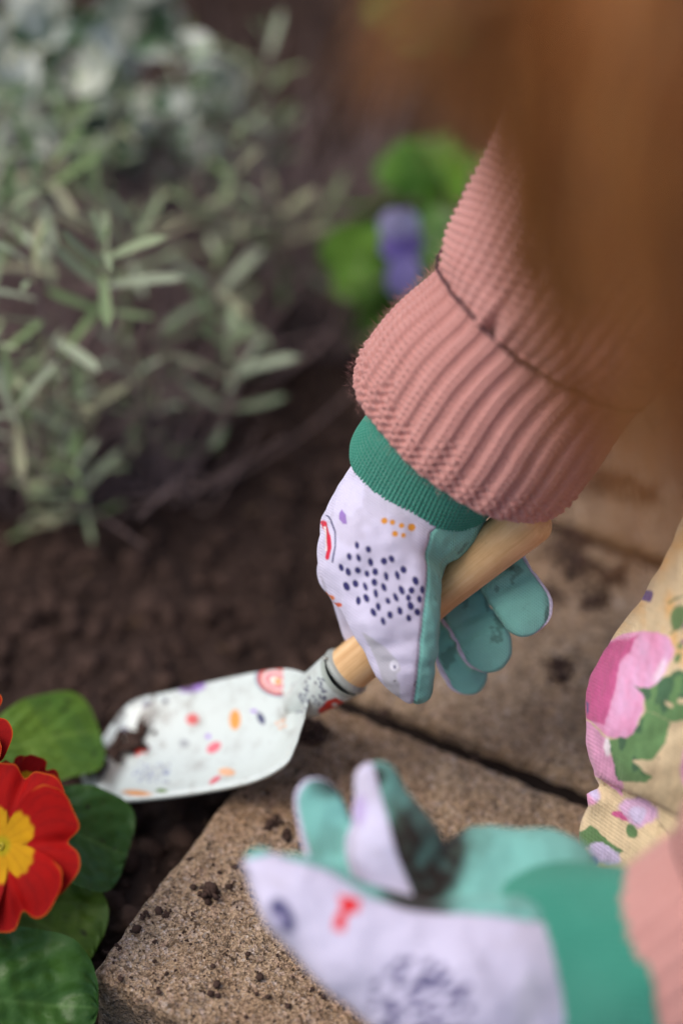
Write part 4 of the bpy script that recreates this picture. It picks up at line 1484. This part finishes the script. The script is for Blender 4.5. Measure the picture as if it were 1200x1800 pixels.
def glove(label, O, sq, bones, kf, flat, field, paint_back, paint_palm, wrinkle, cuff_keys, cuff_n, fine=True):
    """bones in pixels: (u, v, t, r) pairs; the glove's own frame is right / up / away from the viewer at O"""
    loc = lambda u, v, t: A([((P(u, v, t) - O) @ RT), ((P(u, v, t) - O) @ UP), ((P(u, v, t) - O) @ DIR) / sq])
    bb = [(loc(*b[0][:3]), b[0][3] * K * b[0][2], loc(*b[1][:3]), b[1][3] * K * b[1][2]) for b in bones]
    v, f = surface(bb, kf, .0011)
    v = relax(v, f, 4)
    f = tris(f)
    if fine:
        v, f = subdivide(v, f)
        v = relax(v, f, 2)
    ds, offs = cones_eval(v, bb)
    # fingers lie flat on the palm side, as sewn from two panels
    w_ = np.exp(-np.clip(ds, -.02, .05) / 0.0016)
    for i, share in flat.items():
        lim = share * 0.5 * (bb[i][1] + bb[i][3])
        o = -offs[i][:, 2]
        nz_ = np.where(o > 0, lim * np.tanh(o / lim), o)
        v[:, 2] += (o - nz_) * w_[i] / w_.sum(0)
    ds, offs = cones_eval(v, bb)
    n_ = normals(v, f)
    fld = field(v, ds, offs)
    W_ = O + v[:, :1] * RT + v[:, 1:2] * UP + v[:, 2:3] * sq * DIR
    nw = unit(n_[:, :1] * RT + n_[:, 1:2] * UP + n_[:, 2:3] / sq * DIR)
    W_ = W_ + nw * (wrinkle(v, ds, offs) - 0.0007 * np.exp(-(fld / 0.0009) ** 2))[:, None]
    (pv, pf, (pl, pq)), (bv, bf, (bl, bq)) = split_by(W_, f, fld, [v, fld[:, None]])
    thread = lambda q, p_: 1 - np.exp(-((np.abs(q) - .0004) / .0006) ** 2) * (0.16 + 0.16 * np.sin((p_[:, :1] + p_[:, 1:2]) * 2600))
    g = mk('glove', pv, pf, 'fabric', person, col=paint_palm(pl) * thread(pq, pl), label=label)
    mk('back_panel', bv, bf, 'fabric', g, col=paint_back(bl) * thread(bq, bl), label='white back printed with small motifs')
    pts = A([k_[0] for k_ in cuff_keys]); rad = A([[k_[1], k_[2]] for k_ in cuff_keys])
    cen = spline(pts, 150); r_ = spline(rad, 150)

    def knit(TH, S):
        ph = TH * cuff_n / (2 * math.pi)
        st = S / 0.0019
        d = 0.00075 * np.abs(np.sin(math.pi * ph)) ** 0.7
        d += 0.00028 * np.cos(2 * math.pi * st + 3.0 * np.abs((ph % 1) - .5) * 2)
        d += (0.0012 if fine else 0.0042) * WN(np.stack([np.cos(TH) * 2, np.sin(TH) * 2, S * 40], -1), 1.0)
        return d - 0.0024 * np.exp(-S / 0.0016)

    cv, cf, _, _ = tube(cen, r_[:, 0], r_[:, 1], 900 if fine else 500, knit)
    mk('knit_cuff', cv, cf[:, ::-1], 'green', g)
    return g


OR_ = P(690, 1010, 1.055)
SQ = 0.70


def rl(u, v, t=1.045):
    q = P(u, v, t) - OR_
    return q @ RT, q @ UP


r_bones = [((672, 985, 1.040, 98), (692, 1080, 1.036, 72)), ((692, 1080, 1.036, 72), (713, 1165, 1.036, 46)), ((713, 1165, 1.036, 46), (731, 1212, 1.038, 25)),   # thumb
           ((740, 850, 1.052, 122), (690, 930, 1.052, 106)), ((690, 930, 1.052, 106), (672, 985, 1.046, 100)),                                               # wrist and mound
           ((690, 930, 1.066, 85), (705, 1010, 1.080, 66)), ((760, 890, 1.058, 92), (800, 935, 1.072, 52)),                                                  # palm behind the handle, heel
           ((612, 935, 1.062, 46), (600, 1010, 1.072, 36)), ((600, 1010, 1.072, 36), (640, 1108, 1.088, 32)), ((640, 1108, 1.088, 32), (680, 1118, 1.096, 28)),   # index
           ((780, 940, 1.075, 50), (872, 985, 1.0735, 48)), ((872, 985, 1.0735, 48), (926, 1068, 1.068, 51)),                                                  # little finger
           ((740, 980, 1.082, 48), (800, 1045, 1.084, 44)), ((800, 1045, 1.084, 44), (851, 1136, 1.078, 47)),                                                  # ring
           ((710, 1020, 1.088, 44), (768, 1092, 1.094, 36)), ((768, 1092, 1.094, 36), (818, 1186, 1.088, 38))]                                                 # middle
r_kf = [.0, .012, .012, .012, .014, .012, .012, .010, .006, .006, .006, .004, .005, .003, .005, .003]
seam_b = [rl(u, v) for u, v in ((815, 890), (757, 935), (750, 1000), (744, 1060), (737, 1120), (730, 1200), (722, 1260))]
sb_y = A([b for a, b in seam_b])[::-1]; sb_x = A([a for a, b in seam_b])[::-1]
GRP = A([0, 0, 0, 1, 1, 5, 5, 2, 2, 2, 3, 3, 4, 4, 4, 4])


def r_field(v, ds, offs):
    w_ = np.exp(-np.clip(ds, -0.02, .05) / 0.0016)
    F = np.zeros(len(v)); tot = np.zeros(len(v))
    sx_ = np.interp(v[:, 1], sb_y, sb_x)
    for i in range(len(ds)):
        o = offs[i]
        g = GRP[i]
        if g == 0:
            fi = (v[:, 0] - sx_) + 1.1 * np.maximum(0, v[:, 2] + 0.012)
        elif g == 1:
            fi = v[:, 0] - sx_
        elif g == 5:
            fi = v[:, 0] - sx_ + 0.004
        elif g == 2:
            fi = o[:, 0] - 0.2 * o[:, 2] - 0.001
        elif g == 3:
            fi = -o[:, 2] - .40 * o[:, 0] - .0008
        else:
            fi = -o[:, 2] + .30 * o[:, 0] - .0014
        F += w_[i] * fi; tot += w_[i]
    return F / tot


def r_wrinkle(v, ds, offs):
    y_ = v[:, 1]
    d = 0.0010 * WN(v, 90) + 0.0007 * WN(v + 7, 200)
    for (u0, v0), amp, wd, an in (((775, 985), -.0030, .0045, -35), ((700, 1130), -.0007, .003, 10), ((640, 900), .0008, .006, 60), ((735, 1000), .0010, .004, 80), ((905, 1028), -.0013, .0022, 32), ((890, 1005), -.0008, .0018, 30), ((836, 1092), -.0013, .0022, 30), ((800, 1142), -.0011, .002, 30),
                                 ((690, 905), .0011, .004, -20), ((640, 1010), -.0008, .004, 70), ((715, 1165), -.0009, .0028, -5)):
        a, b = rl(u0, v0)
        c_, s_ = math.cos(math.radians(an)), math.sin(math.radians(an))
        e = (v[:, 0] - a) * -s_ + (v[:, 1] - b) * c_
        al = (v[:, 0] - a) * c_ + (v[:, 1] - b) * s_
        d += amp * np.exp(-(e / wd) ** 2 - (al / .014) ** 2)
    return d


def r_uv(pl):
    s_ = K * 1.043
    return 690 + pl[:, 0] / s_ - (690 - 600) * (1 - 1.055 / 1.043) * 0, 1010 - pl[:, 1] / s_


DOTS = [(226, 670), (275, 687), (192, 720), (233, 725), (284, 745), (345, 740), (380, 730), (434, 778), (183, 789), (228, 782), (268, 797), (305, 788), (355, 808), (406, 803), (485, 830),
        (174, 856), (214, 843), (260, 855), (302, 835), (344, 857), (308, 885), (425, 870), (468, 872), (225, 920), (265, 907), (362, 918), (398, 902), (319, 945), (465, 941), (298, 970),
        (372, 982), (417, 963), (458, 997), (341, 1010), (497, 970), (505, 912), (516, 870), (150, 770), (455, 905)]
NV = lin(54, 52, 104)


def r_back(pl):
    x, y = r_uv(pl)
    c = np.broadcast_to(WHITE, pl.shape).copy()
    rr = np.random.default_rng(3)
    for a, b in DOTS:
        c = paint(c, blob(x, y, 540 + a * .3833, 700 + b * .3833, rr.uniform(3.4, 5.4), rr.uniform(5.8, 8.6), rr.uniform(-28, -6), .9), NV)
    for a, b, q in ((347, 562, 5.6), (383, 568, 4.6), (424, 582, 4.8), (470, 588, 7.0), (394, 618, 5.4), (433, 624, 4.4)):
        c = paint(c, blob(x, y, 540 + a * .3833, 700 + b * .3833, q, q * .9, 0, .9), lin(222, 148, 48))
    c = paint(c, poly(x, y, [(598, 893), (606, 903), (609, 920), (601, 919), (593, 910), (594, 900)], 1), lin(150, 118, 190))
    # rainbow on the left edge
    c = paint(c, line(x, y, [(572, 905), (580, 912), (586, 932), (587, 958), (582, 986)], 1.4, .8), lin(66, 70, 110))
    c = paint(c, line(x, y, [(567, 918), (574, 940), (576, 960), (573, 978)], 4.2, 1.2), lin(210, 30, 60))
    c = paint(c, line(x, y, [(568, 925), (569, 945), (570, 965)], 1.6, .8), lin(240, 226, 226))
    c = paint(c, blob(x, y, 578, 1048, 9, 5, 20, 1.2), lin(230, 120, 50))
    c = paint(c, blob(x, y, 590, 1062, 8, 4, 0, 1.2), lin(220, 90, 50))
    # grey elephant on the thumb
    el = np.maximum(poly(x, y, [(633, 1108), (652, 1115), (676, 1135), (696, 1156), (702, 1172), (694, 1180), (700, 1196), (702, 1222), (690, 1224), (676, 1206), (664, 1170), (648, 1138)], 2), 0)
    c = paint(c, el, lin(188, 186, 196))
    c = paint(c, blob(x, y, 690, 1164, 8, 9, 0, 1), lin(226, 224, 236))
    c = paint(c, blob(x, y, 691, 1167, 2.2, 3.0, 0, .8), lin(70, 66, 110))
    for a, b in ((692, 1190), (728, 1195), (726, 1199)):
        c = paint(c, blob(x, y, a, b, 2, 1.4, 0, .8), lin(70, 60, 56))
    st_ = WN(pl + 21, 70) + .6 * WN(pl + 4, 260)
    c = paint(c, smooth01(st_, .35, 1.0) * .16, lin(120, 104, 92))
    # red cap on the inner finger
    c = paint(c, blob(x, y, 795, 1092, 7, 14, 10, 2), lin(190, 40, 46))
    return c


def r_palm(pl):
    x, y = r_uv(pl)
    c = np.broadcast_to(MINT, pl.shape).copy()
    d = WN(pl + 11, 240) + .5 * WN(pl + 2, 700)
    c = paint(c, smooth01(d, .62, .95) * .5, lin(70, 92, 80))
    for a, b, rx, ry in ((898, 995, 9, 6), (908, 1068, 11, 4), (925, 1060, 6, 3), (880, 1000, 5, 4), (736, 1135, 2, 3), (759, 1138, 2, 3), (757, 1190, 3, 2), (850, 1184, 14, 3), (930, 1100, 8, 3)):
        c = paint(c, blob(x, y, a, b, rx * 1.5, ry * 1.6, 10, 3.0) * smooth01(d, -.1, .6) * .75, lin(62, 70, 56))
    return c


pk = K * 1.05
glove('white and mint right glove gripping the trowel handle', OR_, SQ, r_bones, r_kf, {10: .5, 11: .42, 12: .5, 13: .42, 14: .5, 15: .42}, r_field, r_back, r_palm, r_wrinkle,
      [(P(731, 851, 1.0585), 128 * pk, 112 * pk), (P(742, 832, 1.054), 137 * pk, 120 * pk), (P(765, 793, 1.044), 134 * pk, 118 * pk), (P(805, 730, 1.030), 126 * pk, 112 * pk)], 108)

OL_ = P(790, 1630, .925)


def ll(u, v, t=.915):
    q = P(u, v, t) - OL_
    return q @ RT, q @ UP


l_bones = [((458, 1524, .925, 30), (530, 1580, .920, 60)), ((530, 1578, .920, 58), (648, 1664, .918, 90)), ((648, 1664, .918, 90), (800, 1746, .918, 142)),
           ((800, 1746, .918, 142), (900, 1742, .924, 146)), ((900, 1742, .924, 146), (1010, 1710, .935, 156)),
           ((850, 1590, .945, 95), (940, 1580, .950, 118)), ((790, 1560, .950, 62), (850, 1545, .955, 88)), ((720, 1600, .945, 60), (850, 1590, .945, 80)),
           ((556, 1412, .955, 41), (606, 1535, .952, 56)), ((606, 1535, .952, 56), (720, 1610, .945, 60)),
           ((660, 1380, .945, 36), (690, 1490, .942, 76)), ((690, 1490, .942, 76), (735, 1590, .942, 80))]
l_kf = [.0, .014, .016, .016, .016, .012, .012, .006, .004, .006, .004, .006]
LG = [0, 0, 0, 0, 0, 1, 1, 1, 2, 2, 3, 3]
lseam = [ll(u, v) for u, v in ((400, 1530), (430, 1518), (480, 1504), (560, 1520), (640, 1564), (720, 1592), (880, 1604), (930, 1614), (1100, 1640))]
ls_x = A([a for a, b in lseam]); ls_y = A([b for a, b in lseam])


def l_field(v, ds, offs):
    w_ = np.exp(-np.clip(ds, -.02, .05) / 0.0022)
    F = 0; tot = 0
    sy_ = np.interp(v[:, 0], ls_x, ls_y)
    for i in range(len(ds)):
        o = offs[i]; g = LG[i]
        if g == 0:
            fi = v[:, 1] - sy_ + .5 * np.maximum(0, v[:, 2] - .008)
        elif g == 1:
            fi = v[:, 1] - sy_ + 0.012
        elif g == 2:
            fi = -o[:, 2] + .35 * o[:, 0] - .001
        else:
            fi = o[:, 0] + .25 * o[:, 1] - .001
        F = F + w_[i] * fi; tot = tot + w_[i]
    return F / tot


def l_uv(pl):
    s_ = K * .915
    return 790 + pl[:, 0] / s_, 1630 - pl[:, 1] / s_


def l_back(pl):
    x, y = l_uv(pl)
    c = np.broadcast_to(WHITE, pl.shape).copy()
    rr = np.random.default_rng(8)
    for q in range(56):
        i_, j_ = q % 8, q // 8
        a = 640 + i_ * 25 + (j_ % 2) * 12 + rr.uniform(-10, 10); b = 1672 + j_ * 20 + rr.uniform(-8, 8)
        if ((a - 735) / 92) ** 2 + ((b - 1740) / 78) ** 2 < 1:
            c = paint(c, blob(x, y, a, b, rr.uniform(9, 14), rr.uniform(5, 7), -30 + rr.uniform(-14, 14), 1.5), lin(60, 56, 106))
    c = paint(c, blob(x, y, 497, 1598, 16, 32, -28, 3), NV)
    c = paint(c, blob(x, y, 492, 1604, 7, 14, -28, 3), lin(190, 184, 216))
    c = paint(c, poly(x, y, [(592, 1560), (630, 1568), (628, 1588), (608, 1592), (602, 1622), (582, 1618), (586, 1596), (596, 1586)], 2), lin(226, 46, 50))
    c = paint(c, blob(x, y, 920, 1740, 22, 60, 10, 8) * .5, lin(176, 176, 186))
    st_ = WN(pl + 21, 60) + .6 * WN(pl + 4, 200)
    c = paint(c, smooth01(st_, .3, 1.0) * .2, lin(120, 104, 92))
    c = paint(c, blob(x, y, 425, 1535, 12, 16, 0, 5) * .8, lin(60, 50, 46))
    c = paint(c, blob(x, y, 632, 1430, 10, 26, 10, 4) * .6, lin(170, 140, 200))
    return c


def l_palm(pl):
    x, y = l_uv(pl)
    c = np.broadcast_to(MINT, pl.shape).copy()
    d = WN(pl + 3, 150) + .5 * WN(pl + 9, 420)
    m_ = np.maximum.reduce([blob(x, y, 746, 1505, 80, 104, 15, 24), blob(x, y, 572, 1392, 30, 22, 0, 14), blob(x, y, 650, 1375, 26, 20, 0, 10), blob(x, y, 700, 1420, 24, 40, -10, 18) * .55,
                            blob(x, y, 760, 1560, 40, 26, 0, 18) * .6])
    c = paint(c, np.clip(m_ * (1.0 + .35 * d), 0, 1), lin(44, 38, 35))
    c = paint(c, smooth01(d, .5, 1.0) * .35, lin(74, 96, 84))
    return c


glove('white and mint left glove, closest to the camera and out of focus', OL_, 0.72, l_bones, l_kf, {8: .5}, l_field, l_back, l_palm,
      lambda v, ds, offs: 0.0020 * WN(v, 60) + 0.0010 * WN(v + 3, 150),
      [(P(936, 1712, .944), 172 * p2, 138 * p2), (P(954, 1708, .941), 192 * p2, 150 * p2), (P(1030, 1696, .930), 184 * p2, 148 * p2), (P(1200, 1700, .912), 165 * p2, 140 * p2)], 84, fine=False)

# --- hair
r = np.random.default_rng(33)
HC, HR = CH['head'], 0.088
strands = []; scol = []
grav = unit(A([0.16, -0.02, -1.0]))
face = unit(A([-1.0, 0.0, -0.55]))
crown = unit(A([0.35, 0, 1.0]))


def add_strand(pts, r0, r1, col):
    v_, f_ = thin_tube(pts, r0, r1, 3)
    strands.append((v_, f_)); scol.append(np.broadcast_to(col, v_.shape))


HCOL = [lin(200, 130, 70), lin(214, 138, 70), lin(182, 114, 68), lin(230, 164, 98), lin(168, 110, 78), lin(206, 122, 58)]
count = 0
while count < 3600:
    n0 = unit(r.normal(size=3))
    if n0 @ face > 0.52 or n0[2] < -0.35:
        continue
    p = HC + n0 * HR
    out = unit(n0 - crown * (n0 @ crown)) if abs(n0 @ crown) < .99 else A([1.0, 0, 0])
    vel = unit(out * 0.8 + grav * 0.5)
    length = r.uniform(0.19, 0.25) if n0[2] > 0.2 else r.uniform(0.13, 0.185)
    nseg = 18
    st = length / nseg
    pts = [p]
    wave = r.uniform(0, 6.28)
    for i in range(nseg):
        vel = unit(vel * 0.72 + grav * 0.42 + r.normal(0, .05, 3) + 0.10 * math.sin(wave + i * .7) * A([1, .4, 0]))
        p = p + vel * st
        d = p - HC
        dl = np.linalg.norm(d * A([1, 1.05, 1]))
        if dl < HR + .002:
            p = HC + d * (HR + .002 + r.uniform(0, .008)) / dl
        pts.append(p)
    lock = WN(n0[None] * A([[1, 1, .4]]), 7)[0]
    base_c = HCOL[int(r.integers(0, 6))]
    add_strand(A(pts) + lock * A([-.004, 0, 0]) * np.linspace(0, 1, len(pts))[:, None], r.uniform(.0005, .0010), .0003, base_c * 0.74 * np.clip(1.0 + 0.65 * lock, .4, 1.9) * r.uniform(.8, 1.2))
    count += 1
# loose strands blown forward of the face
for q in range(260):
    u1 = r.uniform(590, 930) if q % 3 else r.uniform(760, 940)
    v1 = r.uniform(-40, 320) * (0.6 + 0.5 * (u1 - 600) / 320) + 10
    a = P(r.uniform(930, 1120), r.uniform(-260, -60), r.uniform(.60, .66))
    b = P(u1, v1, r.uniform(.64, .72))
    m_ = (a + b) / 2 + A([-0.012, 0, 0.006]) * r.uniform(.2, 1.4)
    add_strand(spline([a, m_, b], 12), r.uniform(.0004, .0008), .0003, HCOL[int(r.integers(0, 6))] * .74)
for q in range(150):
    y1 = r.uniform(80, 640)
    x1 = np.interp(y1, [0, 250, 500, 640], [840, 890, 960, 1030]) + r.normal(0, 38)
    a = P(x1 * .3 + 1000 * .7 + r.uniform(-60, 40), r.uniform(-260, -120), r.uniform(.60, .65))
    b = P(x1, y1, r.uniform(.66, .71))
    add_strand(spline([a, (a + b) / 2 + A([-0.006, 0, 0.004]) * r.uniform(.2, 1.4), b], 12), r.uniform(.0004, .0007), .0002, HCOL[int(r.integers(0, 6))] * .85)
v, f = merge(strands)
mk('hair', v, f, 'hair', person, col=np.vstack(scol) * A([.84, .90, .98]), label='long auburn hair hanging forward over the sleeve')
